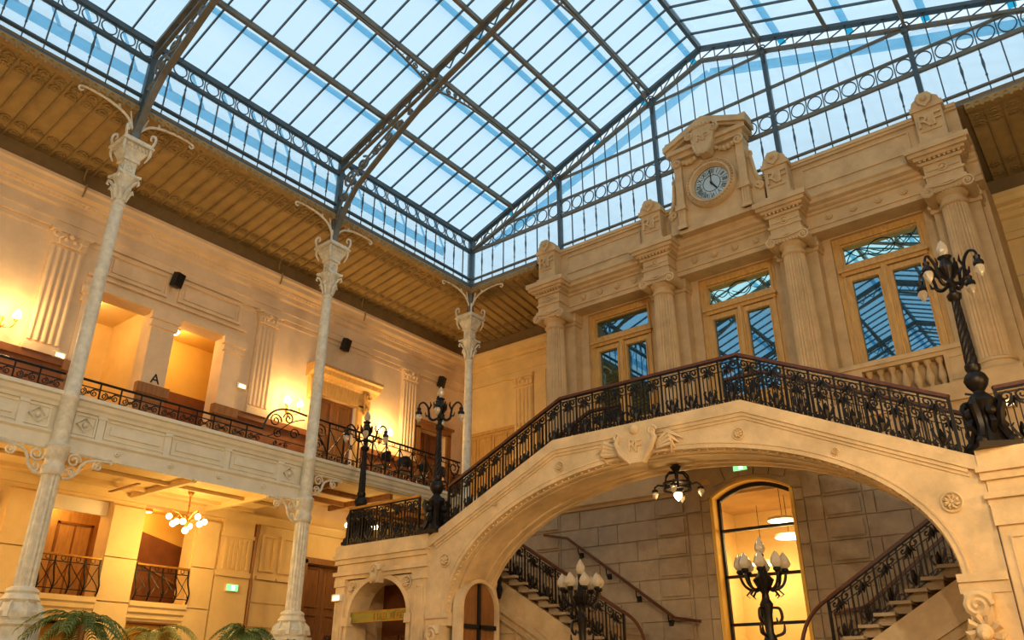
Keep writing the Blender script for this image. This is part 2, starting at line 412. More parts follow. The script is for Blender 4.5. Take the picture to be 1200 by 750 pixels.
# doors on the gallery
def leaf(face, u0, u1, z0, z1, m, d, parent, panels=3):
    b = B(); face.box(b,u0,u1,z0,z1,d-.06,d)
    h = (z1-z0)/panels
    for i in range(panels): face.frame(b,u0+.1,u1-.1,z0+h*i+.1,z0+h*(i+1)-.06,.05,d,d+.03)
    return b.obj('door_leaf', m, parent)
D1 = sroot('door_1')
b = B(); LW.box(b,13.42,13.6,ZS,9.35,0,.1); LW.box(b,15.0,15.18,ZS,9.35,0,.1); LW.box(b,13.42,15.18,9.3,9.48,0,.1); b.obj('door_frame','wood',D1)
b = B(); LW.box(b,13.2,15.42,9.48,9.72,0,.1); LW.run(b,[(0,9.72),(.12,9.72),(.18,9.8),(.3,9.86),(.34,9.98),(.42,10.02),(.42,10.1),(0,10.1)],13.05,15.66); b.obj('pediment','wood',D1)
for u in (13.25, 15.3):
    b = B(); LW.poly(b,[(u-.09,9.1),(u+.09,9.1),(u+.11,9.72),(u-.11,9.72)],0,.16); b.tube(spiral(LW.p(u,9.6,.2),.1,.02,0,1.4,12,'yz'),.035,5); b.ball(LW.p(u,9.25,.17),.08,7,5); b.obj('console','wood',D1,True)
leaf(LW,13.6,14.3,ZS,9.3,'dwood',-.15,D1); leaf(LW,14.32,15.0,ZS,9.3,'dwood',-.15,D1)
D2 = sroot('door_2')
b = B(); LW.box(b,17.5,17.68,ZS,9.35,0,.09); LW.box(b,18.94,19.12,ZS,9.35,0,.09); LW.box(b,17.5,19.12,9.3,9.5,0,.09); LW.box(b,17.44,19.2,9.5,9.58,0,.16); b.obj('door_frame','dwood',D2)
leaf(LW,17.68,18.3,ZS,9.3,'brown',-.25,D2); leaf(LW,18.32,18.94,ZS,9.3,'brown',-.25,D2)

# ground floor of the left wall
for u0, u1, zz in ((8.41,9.13,(0,1.2,2.3,3.3,4.2,5.3)),(10.47,11.05,(0,1.2,2.3,3.3,4.2,5.3)),(6.3,7.08,(0,1.2,2.3,3.3,4.2,5.3))):
    for i in range(5):
        b = B(); LW.box(b,u0+.0,u1,zz[i]+.012,zz[i+1]-.012,0,.09); b.obj('stone_block','yplaster',wall_leftg)
for (u0,u1) in ((7.1,8.4),(9.13,10.47)):
    b = B(); LW.run(b,[(-.4,3.02),(.05,3.02),(.05,3.1),(.1,3.14),(.1,3.22),(.14,3.26),(.14,3.36),(-.4,3.36)],u0,u1); b.obj('window_sill','yplaster',wall_leftg)
b = B(); LW.run(b,[(0,5.42),(.08,5.42),(.14,5.5),(.2,5.58),(.2,5.62),(0,5.62)],YWB,19.8); b.obj('cornice','yplaster',wall_leftg)
pil = None
b = B(); LW.box(b,11.15,12.02,4.2,5.42,0,.08); LW.box(b,11.08,12.08,4.08,4.2,0,.14); LW.box(b,11.1,12.05,0,4.08,0,.07); LW.box(b,11.1,12.07,5.0,5.08,0,.12)
for k in range(6): LW.box(b,11.24+k*.125,11.31+k*.125,4.25,4.96,.08,.11)
b.obj('pilaster','yplaster',wall_leftg)
b = B(); LW.box(b,12.02,12.1,0,5.4,0,.05); b.tube([LW.p(12.13,5.4,.1),LW.p(12.13,5.2,.1),LW.p(12.07,5.05,.13),LW.p(12.05,4.1,.13),LW.p(12.1,3.95,.1),LW.p(12.1,0,.1)],.035,6); b.obj('drain_pipe','dwood',wall_leftg)
for u0, u1 in ((12.3,12.75),(12.9,13.5),(5.0,6.1)):
    b = B(); LW.frame(b,u0,u1,4.3,5.2,.06,0,.06); LW.box(b,u0-.05,u1+.05,4.1,4.18,0,.1); b.obj('wall_panel','yplaster',wall_leftg)
for z in (3.0,3.55):
    b = B(); LW.box(b,12.15,13.6,z+.01,z+.53,0,.04); b.obj('stone_block','yplaster',wall_leftg)
    b = B(); LW.box(b,4.2,6.28,z+.01,z+.53,0,.04); b.obj('stone_block','yplaster',wall_leftg)
D3 = sroot('door_3'); b = B(); LW.box(b,13.62,13.75,0,4.75,0,.1); LW.box(b,15.15,15.3,0,4.75,0,.1); LW.box(b,13.62,15.3,4.65,4.8,0,.1); b.obj('door_frame','dwood',D3); leaf(LW,13.75,14.45,0,4.65,'dwood',-.1,D3,4); leaf(LW,14.47,15.15,0,4.65,'dwood',-.1,D3,4)
# lift lobby behind the first opening, stair hall behind the second
r3 = room('wall_lift_lobby', -19.0, -18.25, 6.6, 8.75, 3.0, 5.55, 'amber')
b = B(); b.box(-19.0,-18.97,6.6,8.75,3.0,5.3); b.obj('wood_panelling','wood',r3)
t = thing('lift_door','closed bronze lift doors at the back of the lobby niche','door',(-18.96,8.2,3.0))
B().box(-18.97,-18.94,7.87,8.2,3.0,4.95).obj('door_leaf','wood',t); B().box(-18.97,-18.94,8.22,8.56,3.0,4.95).obj('door_leaf','wood',t)
B().box(-18.97,-18.92,7.82,7.87,3.0,5.0).box(-18.97,-18.92,8.56,8.61,3.0,5.0).box(-18.97,-18.92,7.82,8.61,4.95,5.0).box(-18.95,-18.935,8.19,8.23,3.0,4.95).obj('door_frame','dwood',t)
b = B(); LW.box(b,7.12,8.38,5.06,5.36,-.2,-.14); tag(b.obj('transom_panel','white2',wall_leftg))
r4 = room('wall_stair_hall', -19.2, -18.25, 8.92, 11.8, .2, 5.55, 'amber')
b = B(); b.prism([(8.92,3.0),(11.8,3.0),(11.8,4.85),(11.3,4.72),(11.2,4.78),(9.4,5.18),(8.92,5.28)],'x',-19.2,-19.15); b.obj('stair_dado','brown',r4)
b = B(); b.bar((-19.1,8.95,4.75),(-19.1,11.5,3.7),.05,.05); b.obj('handrail','dwood',r4)
for (lb,x,y,z,pw) in (('small ceiling spotlight lighting the lift lobby niche',-18.6,7.6,5.42,16),('small ceiling spotlight lighting the stair hall niche',-18.7,9.7,5.42,18)):
    t = thing('ceiling_spotlight',lb,'lamp',(x,y,z)); B().lathe([(.09,.1),(.09,.04)],(x,y,z),12).obj('housing','gold',t); B().lathe([(.075,.04),(.06,.02)],(x,y,z),12).obj('lens','bulb2',t)
    lamp('bulb',(x,y,z-.12),pw,(1,.6,.2),.08,t)
r5 = room('wall_lower_room', -19.0, -18.25, 6.6, 8.8, .2, 2.9, 'amber')
# balconettes in the ground floor openings
def balconette(u0, u1, label):
    t = thing('window_balconette', label, 'balconette', LW.p((u0+u1)/2, 3.38, 0))
    prof = lambda z: .04+.16*math.exp(-((z-.18)/.22)**2)
    pt = lambda u, h: LW.p(u, 3.38+h, prof(h))
    B().tube([LW.p(u0,4.13,.06),LW.p(u1,4.13,.06)],.028,5).obj('handrail','gold',t)
    for hh in (.62,.08):
        B().tube([pt(u0,hh),pt(u1,hh)],.014,4).obj('rail','black',t)
    n = 5; w = (u1-u0)/(n-1)
    for i in range(n):
        B().tube([pt(u0+w*i,h*.75/7) for h in range(8)],.018,4).obj('bar','black',t)
    for i in range(n-1):
        b = B()
        b.tube([pt(u0+w*(i+.04),.62-.54*k/6) if False else pt(u0+w*i+w*k/6,.08+.54*k/6) for k in range(7)],.011,4)
        b.tube([pt(u0+w*i+w*k/6,.62-.54*k/6) for k in range(7)],.011,4); b.obj('cross','black',t)
        b = B(); c = pt(u0+w*(i+.5),.69); b.ring(c,.045,.009,'x',10); b.obj('ring','black',t)
balconette(7.14,8.37,'wrought iron balconette with crossed bars in front of the lift doors')
balconette(9.18,10.44,'wrought iron balconette with crossed bars below the stair dado')
inst('letter', text_mesh('A',.2,.008,'dark'), LW.p(8.75,2.62,.1), wall_leftg, (PI/2,0,PI/2))

# ================================================================== GALLERY SLABS
FF = Face('x', -15.14, 1)                     # fascia of the left gallery
b = B(); b.box(XWL, -15.14, YWB, 11.4, 5.62, 6.57); b.box(XWL, -15.14, 11.4, 19.8, 6.26, 6.57); b.box(-15.14, -12.35, 17.0, 19.8, 6.26, 6.57); b.box(-.75, XWR, 17.0, 19.8, 5.62, 6.57); b.box(1.98, XWR, YWB, 17.0, 5.62, 6.57); b.box(-15.14,1.98,YWB,YB-.1,5.62,6.57)
slab = struct(b, 'floor_gallery', 'whiteclean')
# ceiling of the ground floor gallery: beams forming coffers
b = B(); b.box(XWL,-15.2,YWB,11.4,5.58,5.63); b.box(XWL,-15.2,11.4,19.8,6.2,6.27); gceil = struct(b,'ceiling_gallery','yplaster')
y = YE-.9-BAY*5
while y < 19.7:
    zq = 5.46 if y < 11.3 else 6.06
    b = B(); b.box(XWL+.2,-15.16,y,y+.1,zq,zq+.13); b.obj('beam','yplaster' if y < 11.3 else 'dwood',gceil); y += 1.83
for x in (-17.0,-16.1):
    b = B(); b.box(x,x+.08,YWB,11.4,5.5,5.58); b.obj('beam','yplaster',gceil)
    b = B(); b.box(x,x+.1,11.4,19.8,6.08,6.2); b.obj('beam','dwood',gceil)
for (y,x) in ((8.0,-16.4),):
    B().box(x-.9,x+.3,y,y+.07,5.44,5.46).obj('beam','dwood',gceil)
b = B(); FF.run(b,[(0,6.3),(.04,6.3),(.06,6.36),(.1,6.4),(.12,6.48),(.17,6.5),(.17,6.57),(0,6.57)],YWB,16.9); b.obj('fascia_cornice','whiteclean',slab)
b = B(); FF.run(b,[(0,5.5),(.05,5.5),(.05,5.76),(.09,5.8),(.09,5.84),(0,5.84)],YWB,11.5); b.obj('fascia_beam','whiteclean',slab)
b = B(); y = -1
while y < 11.4: FF.box(b,y,y+.035,5.49,5.52,.0,.055); y += .07
o = b.obj('bead_course','whiteclean',slab); o['kind'] = 'stuff'
def rosette(face, u, z, R, d, m, parent, petals=8, name='rosette'):
    b = B(); ax = face.ax
    c = face.p(u,z,d+.015); b.ring(c,R*.92,R*.12,ax,16,5)
    for k in range(petals):
        a = 2*PI*k/petals; b.tube([face.p(u+R*.15*math.cos(a),z+R*.15*math.sin(a),d+.02),face.p(u+R*.5*math.cos(a+.25),z+R*.5*math.sin(a+.25),d+.045),face.p(u+R*.72*math.cos(a+.5),z+R*.72*math.sin(a+.5),d+.02)],[R*.1,R*.17,R*.06],5)
    b.ball(face.p(u,z,d+.03),R*.2,8,5)
    return b.obj(name,m,parent,True)
# fascia panels, bay by bay (column at the start of each bay)
fp = {}
def fpanel(u0,u1):
    b = B(); FF.frame(b,u0,u1,5.9,6.26,.03,0,.025); FF.box(b,u0+.1,u1-.1,6.0,6.16,0,.03); b.obj('fascia_panel','whiteclean',slab)
for k in range(-1,2):
    y0 = YE-BAY*(3-k)
    for sy in (y0+.42, y0+BAY-.42):
        b = B(); FF.frame(b,sy-.21,sy+.21,5.88,6.27,.035,0,.03); b.obj('fascia_panel','whiteclean',slab)
        b = B(); c = FF.p(sy,6.075,.02); b.ball(c,.055,8,5); b.tube([FF.p(sy-.15,6.075,.02),FF.p(sy,6.2,.03),FF.p(sy+.15,6.075,.02),FF.p(sy,5.95,.03)],.022,5,True); b.obj('fascia_boss','whiteclean',slab,True)
    w = (BAY-2*.7)/3
    for i in range(3): fpanel(y0+.7+w*i+.1,y0+.7+w*(i+1)-.04)
    for i in range(4):
        u = y0+.7+w*i
        b = B(); FF.box(b,u-.06,u+.07,5.84,6.3,0,.045); FF.box(b,u-.08,u+.09,6.24,6.3,0,.06); b.obj('fascia_pilaster','whiteclean',slab)
    for i in range(1,5):
        u = y0+BAY*i/5; b = B(); b.tube(spiral(FF.p(u,5.66,.08),.06,.012,0,1.5,12,'yz'),.018,5); b.obj('fascia_scroll','whiteclean',slab)

# ================================================================== GALLERY RAILINGS (left side)
def scroll_pair_mesh(w,h):
    b = B()
    for s in (-1,1):
        b.tube(spiral((0,s*w*.25,h*.5),h*.34,h*.08,PI/2 if s > 0 else PI/2,1.5*s,14,'yz'),.012,4)
    b.tube([(0,-w*.48,h*.15),(0,-w*.2,h*.1),(0,.0,h*.5),(0,w*.2,h*.9),(0,w*.48,h*.85)],.011,4)
    b.ring((0,0,h*.5),h*.12,.012,'x',8)
    return b.mesh('scroll','black')
def low_rail(y0,y1,label):
    t = thing('gallery_railing',label,'railing',(-15.1,(y0+y1)/2,6.57))
    B().tube([(-15.1,y0,6.93),(-15.1,y1,6.93)],.026,6).obj('handrail','black',t)
    B().bar((-15.1,y0,6.8),(-15.1,y1,6.8),.02,.02).obj('rail','black',t); B().bar((-15.1,y0,6.6),(-15.1,y1,6.6),.02,.02).obj('rail','black',t)
    n = max(1,round((y1-y0)/.42)); w = (y1-y0)/n; me = scroll_pair_mesh(w,.2); bm = B().box(-.012,.012,-.012,.012,0,.36).mesh('bar','black')
    for i in range(n):
        inst('scroll',me,(-15.1,y0+w*(i+.5),6.6),t)
        inst('bar',bm,(-15.1,y0+w*i,6.57),t)
    return t
low_rail(1.0,5.75,'low black scrolled gallery rail beyond the column nearest the wall sconce')
low_rail(6.02,10.1,'low black scrolled gallery rail in front of the two lit alcoves')
def high_rail(y0,y1,label):
    t = thing('gallery_railing',label,'railing',(-15.1,(y0+y1)/2,6.57)); X = -15.1
    B().tube([(X,y0,7.52),(X,y1,7.52)],.028,6).obj('handrail','black',t)
    for z in (7.4,6.76,6.6): B().bar((X,y0,z),(X,y1,z),.018,.018).obj('rail','black',t)
    n = round((y1-y0)/.5); w = (y1-y0)/n
    bm = B().box(-.016,.016,-.016,.016,0,.95).mesh('bar','black')
    cb = B().tube([(0,-w/2,.19),(0,0,.5),(0,w/2,.83)],.012,4).tube([(0,w/2,.19),(0,0,.5),(0,-w/2,.83)],.012,4).ring((0,0,.5),.05,.012,'x',8)
    cb.ring((0,0,.89),.045,.01,'x',8); cb = cb.mesh('cross','black')
    sm = scroll_pair_mesh(w,.16)
    for i in range(n):
        inst('bar',bm,(X,y0+w*i,6.57),t); inst('cross',cb,(X,y0+w*(i+.5),6.57),t); inst('scroll',sm,(X,y0+w*(i+.5),6.6),t)
    return t
hr = high_rail(11.95,16.7,'high black gallery railing with crossed bars in front of the black chairs')
b = B(); b.tube(spiral((-15.1,16.45,7.3),.24,.04,PI/2,-1.5,18,'yz'),.018,5); b.obj('end_scroll','black',hr)
t = thing('gallery_railing','round scrolled wrought iron rail panel curving down on both sides of the marbled column','railing',(-15.1,11.1,6.57)); X=-15.1
B().tube(bez((X,10.1,6.95),(X,10.15,7.35),(X,10.4,7.56),(X,10.9,7.54),10)+[(X,11.25,7.52)],.024,6).obj('handrail','black',t)
B().tube([(X,11.5,7.53),(X,11.95,7.52)],.024,6).obj('handrail','black',t)
B().bar((X,10.1,6.6),(X,11.95,6.6),.018,.018).bar((X,10.1,6.78),(X,11.95,6.78),.018,.018).obj('rail','black',t)
for (c,r,a,tn) in (((X,10.4,7.2),.17,0,1.6),((X,10.75,7.32),.15,PI,-1.5),((X,10.95,7.0),.14,0,1.5),((X,10.5,6.92),.12,PI/2,1.4),((X,11.7,7.25),.19,PI,-1.6),((X,11.65,6.92),.13,0,1.4)):
    B().tube(spiral(c,r,.03,a,tn,18,'yz'),.016,4).obj('scroll','black',t)
B().tube(bez((X,10.25,6.8),(X,10.6,6.95),(X,10.7,7.3),(X,11.2,7.4)),.016,4).obj('scroll','black',t)
B().tube(bez((X,11.9,6.8),(X,11.8,7.1),(X,11.55,7.1),(X,11.5,7.4)),.016,4).obj('scroll','black',t)
inst('scroll',scroll_pair_mesh(.6,.17),(X,10.6,6.6),t); inst('scroll',scroll_pair_mesh(.5,.17),(X,11.72,6.6),t)
# short gallery railing on the far right, beyond the portico
t = thing('gallery_railing','black scrolled gallery railing beside the last portico column','railing',(0.3,17.02,6.57))
B().tube([(-.95,17.02,7.55),(1.9,17.02,7.55)],.028,6).obj('handrail','black',t)
for z in (6.62,7.42): B().bar((-.95,17.02,z),(1.9,17.02,z),.018,.018).obj('rail','black',t)
for k in range(7):
    x = -.9+k*.42; B().box(x-.014,x+.014,17.0,17.03,6.57,7.52).obj('bar','black',t)
    B().tube(spiral((x+.2,17.02,7.15),.17,.03,0,1.6,16),.016,4).tube(spiral((x+.2,17.02,6.82),.14,.03,PI,-1.5,16),.016,4).obj('scroll','black',t)

# ================================================================== GALLERY ROOF: SOFFIT BOARDS
zs = lambda t: 13.06-.44*t
roof_l = sroot('ceiling_soffit_left'); roof_e = sroot('ceiling_soffit_end')
def board_mesh_left(L):   # runs in x from the eave at x=0 back to x=-L, slope follows zs
    b = B(); w = .31; dz = .44*L/2.8
    b.add([(0,-w/2,0),(0,w/2,0),(-L,w/2,-dz),(-L,-w/2,-dz),(0,-w/2,.05),(0,w/2,.05),(-L,w/2,-dz+.05),(-L,-w/2,-dz+.05)],[(0,3,2,1),(4,5,6,7),(0,1,5,4),(1,2,6,5),(2,3,7,6),(3,0,4,7)])
    return b.mesh('soffit_board','soffit')
def ridge_mesh_left(L):
    b = B(); dz = .44*L/2.8
    b.bar((0,0,-.02),(-L,0,-dz-.02),.045,.06); b.bar((0,0,-.055),(-L,0,-dz-.055),.02,.02)
    return b.mesh('soffit_ridge','soffitd')
def soff_orn(m='soffitd'):   # cast rosette with leaves fixed to a board
    b = B(); b.ring((0,0,-.015),.09,.02,'z',10,4); b.ball((0,0,-.015),.035,6,4)
    for k in range(5):
        a = PI*k/4; b.tube([(-.02*math.sin(a),.02*math.cos(a),-.01),(-.12*math.sin(a),.14*math.cos(a),-.03)],[.025,.01],4)
    return b.mesh('soffit_rosette',m)
ORN = soff_orn()
P = .3317; cache = {}
def boards_left():
    y = YE+YW-YE
    n = int((19.75-(.4))/P)
    for i in range(n):
        y = 19.6-P*i
        over = max(0,y-YE); L0 = over*2.8/2.93; L = 2.8-L0-.0
        if L < .15: continue
        key = round(L,2)
        if key not in cache: cache[key] = (board_mesh_left(key),ridge_mesh_left(key))
        e = (XL-L0,y,zs(L0/2.8))
        inst('soffit_board',cache[key][0],e,roof_l); inst('soffit_ridge',cache[key][1],(e[0],y+P/2,e[2]),roof_l)
        for f in (.12,.2,.72,.84):
            if f*2.8 > L0+.1: inst('soffit_rosette',ORN,(XL-2.8*f,y,zs(f)-.005),roof_l)
boards_left()
b = B(); b.prism([(XL,13.12),(XWL,12.68),(XWL,13.2),(XL,13.3)],'y',YWB,19.8); struct(b,'ceiling_gallery_roof_left','band')
def board_mesh_end(L):
    b = B(); w = .31; dz = .44*L/2.93
    b.add([(-w/2,0,0),(w/2,0,0),(w/2,L,-dz),(-w/2,L,-dz),(-w/2,0,.05),(w/2,0,.05),(w/2,L,-dz+.05),(-w/2,L,-dz+.05)],[(0,3,2,1)[::-1],(4,5,6,7),(0,1,5,4),(1,2,6,5),(2,3,7,6),(3,0,4,7)])
    return b.mesh('soffit_board','soffit')
def ridge_mesh_end(L):
    b = B(); dz = .44*L/2.93; b.bar((0,0,-.02),(0,L,-dz-.02),.045,.06); b.bar((0,0,-.055),(0,L,-dz-.055),.02,.02); return b.mesh('soffit_ridge','soffitd')
cache2 = {}
for i in range(80):
    x = -17.6+P*i
    if x > 3.0: break
    over = max(0,XL-x); L0 = over*2.93/2.8; L = 2.93-L0
    if L < .15 or (-12.3 < x < -.9): continue
    key = round(L,2)
    if key not in cache2: cache2[key] = (board_mesh_end(key),ridge_mesh_end(key))
    e = (x,YE+L0,zs(L0/2.93))
    inst('soffit_board',cache2[key][0],e,roof_e); inst('soffit_ridge',cache2[key][1],(x+P/2,e[1],e[2]),roof_e)
    for f in (.12,.2,.72,.84):
        if f*2.93 > L0+.1: inst('soffit_rosette',ORN,(x,YE+2.93*f,zs(f)-.005),roof_e,(0,0,-PI/2))
b = B(); b.prism([(YE,13.12),(YW,12.68),(YW,13.2),(YE,13.3)],'x',XWL,XWR); struct(b,'ceiling_gallery_roof_end','band')
b = B(); b.prism([(XR,13.1),(XWR,12.66),(XWR,13.2),(XR,13.3)],'y',YWB,19.8); struct(b,'ceiling_gallery_roof_right','soffit')
b = B(); b.prism([(YB,13.1),(YWB,12.66),(YWB,13.2),(YB,13.3)],'x',XWL,XWR); struct(b,'ceiling_gallery_roof_back','soffit')
# cast iron eave beam with ornament
eb = sroot('trim_eave_beam')
b = B(); b.box(XL-.1,XL+.06,YB,YE+.06,12.98,13.14); b.box(XL-.1,-12.4,YE-.06,YE+.1,12.98,13.14); b.box(-.85,XR,YE-.06,YE+.1,12.98,13.14); b.box(XR-.06,XR+.1,YB,YE,12.98,13.14); b.box(XL,XR,YB-.1,YB+.06,12.98,13.14); b.obj('beam','soffitd',eb)
b = B(); y = 0
while y < YE-.1:
    b.ring((XL+.07,y,13.04),.055,.016,'x',8,4); b.ball((XL+.05,y+.09,12.97),.03,5,4); y += .18
x = XL
while x < XR-.1:
    if not -12.4 < x < -.9: b.ring((x,YE-.07,13.04),.055,.016,'y',8,4); b.ball((x+.09,YE-.05,12.97),.03,5,4)
    x += .18
o = b.obj('beading','soffitd',eb); o['kind'] = 'stuff'
# tie hooks between soffit and gutter band
def hook(face,u):
    b = B(); b.tube([face.p(u,12.85,.55),face.p(u,12.78,.45),face.p(u,12.5,.34),face.p(u,12.35,.36)],.022,5); b.tube([face.p(u+.04,12.2,.5),face.p(u+.02,12.0,.52),face.p(u,11.85,.5)],.022,5); b.ball(face.p(u,12.87,.57),.05,6,4)
    return b.obj('tie_hook','soffitd',eb,True)
for u in (TRY[1]+.1,TRY[0]+.1,TRY[0]+3.2): hook(LW,u)
for u in (-13.2,): hook(EW,u)

# ================================================================== IRON COLUMNS
def slim(b,k=.8): b.v = [(x*k,y*k,z) for x,y,z in b.v]; return b
def iron_column(label, corner=False, lift=0):
    t = thing('iron_column',label,'column',(0,0,0))
    b = B(); b.lathe([(.44,0),(.44,2.2),(.47,2.24),(.47,2.3),(.42,2.34),(.42,2.52),(.46,2.56),(.46,2.62)],(0,0,0),8); b.obj('pedestal','white',t)
    b = B(); b.lathe([(.34,2.62),(.38,2.68),(.38,2.76),(.3,2.82),(.27,2.9),(.3,2.95),(.27,3.0),(.25,3.04),(.26,3.08),(.24,3.12),(.17,3.16)],(0,0,0),20)
    for k in range(8):
        a = PI*k/4; b.tube([(.36*math.cos(a),.36*math.sin(a),2.66),(.33*math.cos(a),.33*math.sin(a),2.82),(.27*math.cos(a),.27*math.sin(a),2.92)],[.07,.06,.02],5)
    b.obj('base','white',t,True)
    b = B(); b.lathe([(.168,3.14),(.16,4.0),(.152,5.05)],(0,0,0),28,1,.13); b.obj('fluted_shaft','white',t)
    b = B(); b.lathe([(.17,5.03),(.19,5.07),(.19,5.18),(.165,5.22),(.165,5.3),(.19,5.34),(.19,5.5),(.21,5.55),(.17,5.6)],(0,0,0),20); b.obj('collar','white',t,True)
    b = B(); b.lathe([(.15,5.58),(.145,6.42),(.16,6.45),(.16,6.5),(.14,6.54),(.128,8.5),(.118,10.62)],(0,0,0),18); b.obj('shaft','white',t,True)
    # acanthus capital
    b = B(); b.lathe([(.13,10.6),(.17,10.63),(.17,10.68),(.13,10.72),(.135,10.85),(.16,11.05),(.24,11.22),(.3,11.3)],(0,0,0),16)
    b.prism([(-.3,-.3),(-.1,-.24),(.1,-.24),(.3,-.3),(.24,-.1),(.24,.1),(.3,.3),(.1,.24),(-.1,.24),(-.3,.3),(-.24,.1),(-.24,-.1)],'z',11.3,11.36)
    for k in range(8):
        a = PI*k/4+PI/8; c, s = math.cos(a), math.sin(a)
        b.tube([(.14*c,.14*s,10.76),(.19*c,.19*s,10.95),(.27*c,.27*s,11.02),(.3*c,.3*s,10.96)],[.04,.06,.05,.015],5)
    for k in range(4):
        a = PI*k/2+PI/4; c, s = math.cos(a), math.sin(a)
        b.tube([(.17*c,.17*s,11.05),(.3*c,.3*s,11.2),(.38*c,.38*s,11.24),(.4*c,.4*s,11.16),(.35*c,.35*s,11.13)],[.03,.04,.035,.03,.015],5)
    slim(b).obj('capital','white',t,True)
    b = B(); b.box(-.16,.16,-.16,.16,11.36,11.74); b.box(-.2,.2,-.2,.2,11.36,11.4); b.box(-.21,.21,-.21,.21,11.68,11.75)
    for ax,sg in (('x',1),('x',-1),('y',1),('y',-1)):
        c = (sg*.17,0,11.52) if ax == 'x' else (0,sg*.17,11.52); b.ring(c,.08,.022,ax,12,4); b.ball(c,.04,6,4)
    slim(b).obj('impost_block','white',t)
    b = B(); b.add([(-.2,-.2,11.75),(.2,-.2,11.75),(.2,.2,11.75),(-.2,.2,11.75),(-.3,-.3,11.93),(.3,-.3,11.93),(.3,.3,11.93),(-.3,.3,11.93)],[(3,2,1,0),(4,5,6,7),(0,1,5,4),(1,2,6,5),(2,3,7,6),(3,0,4,7)])
    b.box(-.31,.31,-.31,.31,11.93,12.05); b.box(-.42,.42,-.42,.42,12.05,12.1); b.box(-.37,.37,-.37,.37,12.1,12.17)
    for k in range(6):
        v = -.27+k*.1; b.box(v,v+.05,-.345,.345,11.95,12.03); b.box(-.345,.345,v,v+.05,11.95,12.03)
    slim(b).obj('abacus','white',t)
    for k in range(4):
        a = PI*k/2+PI/4; c, s = math.cos(a), math.sin(a); R = .5
        b = B(); pl = [(.4,11.72),(.5,11.9),(.5,12.1),(.56,12.28),(.54,12.4),(.45,12.42),(.43,12.33),(.48,12.3)]
        b.tube(cr([(r*c,r*s,z) for r,z in pl]),rs([.015,.035,.035,.035,.035,.03,.025,.012]),5); slim(b).obj('corner_scroll','white',t,True)
    b = B(); b.lathe([(.2,12.17),(.15,12.22),(.12,12.35),(.09,12.55),(.08,13.0)],(0,0,0),10); b.obj('finial_post','bronze',t,True)
    dirs = [(0,-1),(1,0)] if corner else [(0,-1),(0,1)]
    for dx,dy in dirs:
        b = B(); pl = [(.03,12.25),(.06,12.5),(.25,12.78),(.6,12.92),(1.0,12.96),(1.25,12.93),(1.3,12.86),(1.24,12.82),(1.2,12.87)]
        b.tube(cr([(u*dx,u*dy,z) for u,z in pl]),rs([.03,.03,.03,.03,.028,.026,.022,.02,.012]),6)
        b.tube([(u*dx,u*dy,z) for u,z in ((.1,12.6),(.2,12.95))],.018,5); b.tube([(u*dx,u*dy,z) for u,z in ((.45,12.87),(.45,12.98))],.03,5); b.obj('eave_bracket','white',t,True)
    # openwork scroll brackets under the gallery fascia
    for dy in ((-1,) if corner else (-1,1)):
        b = B(); sg = dy
        b.tube(cr([(0,sg*u,z) for u,z in ((.17,5.02),(.3,5.04),(.42,5.16),(.48,5.32),(.62,5.42),(.95,5.46),(1.0,5.42))]),.028,5)
        b.tube(spiral((0,sg*.32,5.36),.13,.03,0,1.5*sg,14,'yz'),.022,5); b.tube(spiral((0,sg*.3,5.14),.09,.02,PI,-1.4*sg,12,'yz'),.02,5); b.tube(spiral((0,sg*.76,5.35),.1,.02,PI/2,1.5*sg,12,'yz'),.02,5)
        b.tube([(0,sg*.17,5.5),(0,sg*1.0,5.5)],.02,4)
        up = lift if (dy > 0 or corner) else 0; b.v = [(x,y,z+up) for x,y,z in b.v]
        b.obj('scroll_bracket','white',t,True)
    return t
c0 = iron_column('tall cast iron column whose palm pots hide its base, beside the lift lobby')
c0.location = (XL,TRY[1],0)
cm = iron_column('slender cast iron column with a marbled shaft rising beside the scrolled rail panel',False,.68); cm.location = (XL,TRY[0],0)
dup(c0,(XL,TRY[2],0),'slender cast iron column next along the gallery from the lift lobby')
cc = iron_column('corner cast iron column where the two glazed roof edges meet',True,.68); cc.location = (XL,YE,0)
for c in (c0,cc,cm): LOC[c.name] = Vector(c.location)

# ================================================================== GLASS ROOF
roof = sroot('ceiling')
PX = [XL+(XC-XL)*k/5 for k in range(6)]; PXR = [2*XC-x for x in PX][::-1]
ang = math.atan((ZR-ZT)/(XC-XL)); nrm = lambda x: (math.sin(ang)*(1 if x > XC else -1),0,math.cos(ang))
NB = 9; pw = BAY/NB; GO = .09
# panes: one object each in the three bays towards the portico, joined beyond
def pane_box(b,x0,x1,y0,y1,zo,t=.012):
    z0,z1 = zr(x0)+zo,zr(x1)+zo
    b.add([(x0,y0,z0),(x1,y0,z1),(x1,y1,z1),(x0,y1,z0),(x0,y0,z0+t),(x1,y0,z1+t),(x1,y1,z1+t),(x0,y1,z0+t)],[(3,2,1,0),(4,5,6,7),(0,1,5,4),(1,2,6,5),(2,3,7,6),(3,0,4,7)])
bl = B(); pane_box(bl,0+XL,PX[1],0,pw-.02,GO)
def pane_mesh(side):
    b = B(); dx = (PX[1]-PX[0]); dz = (ZR-ZT)/5; t = .012
    x0,x1,z0,z1 = (0,dx,0,dz) if side < 0 else (0,dx,dz,0)
    y1 = pw-.02
    b.add([(x0,0,z0),(x1,0,z1),(x1,y1,z1),(x0,y1,z0),(x0,0,z0+t),(x1,0,z1+t),(x1,y1,z1+t),(x0,y1,z0+t)],[(3,2,1,0),(4,5,6,7),(0,1,5,4),(1,2,6,5),(2,3,7,6),(3,0,4,7)])
    return b.mesh('pane','roofglass')
pml,pmr = pane_mesh(-1),pane_mesh(1)
far = B()
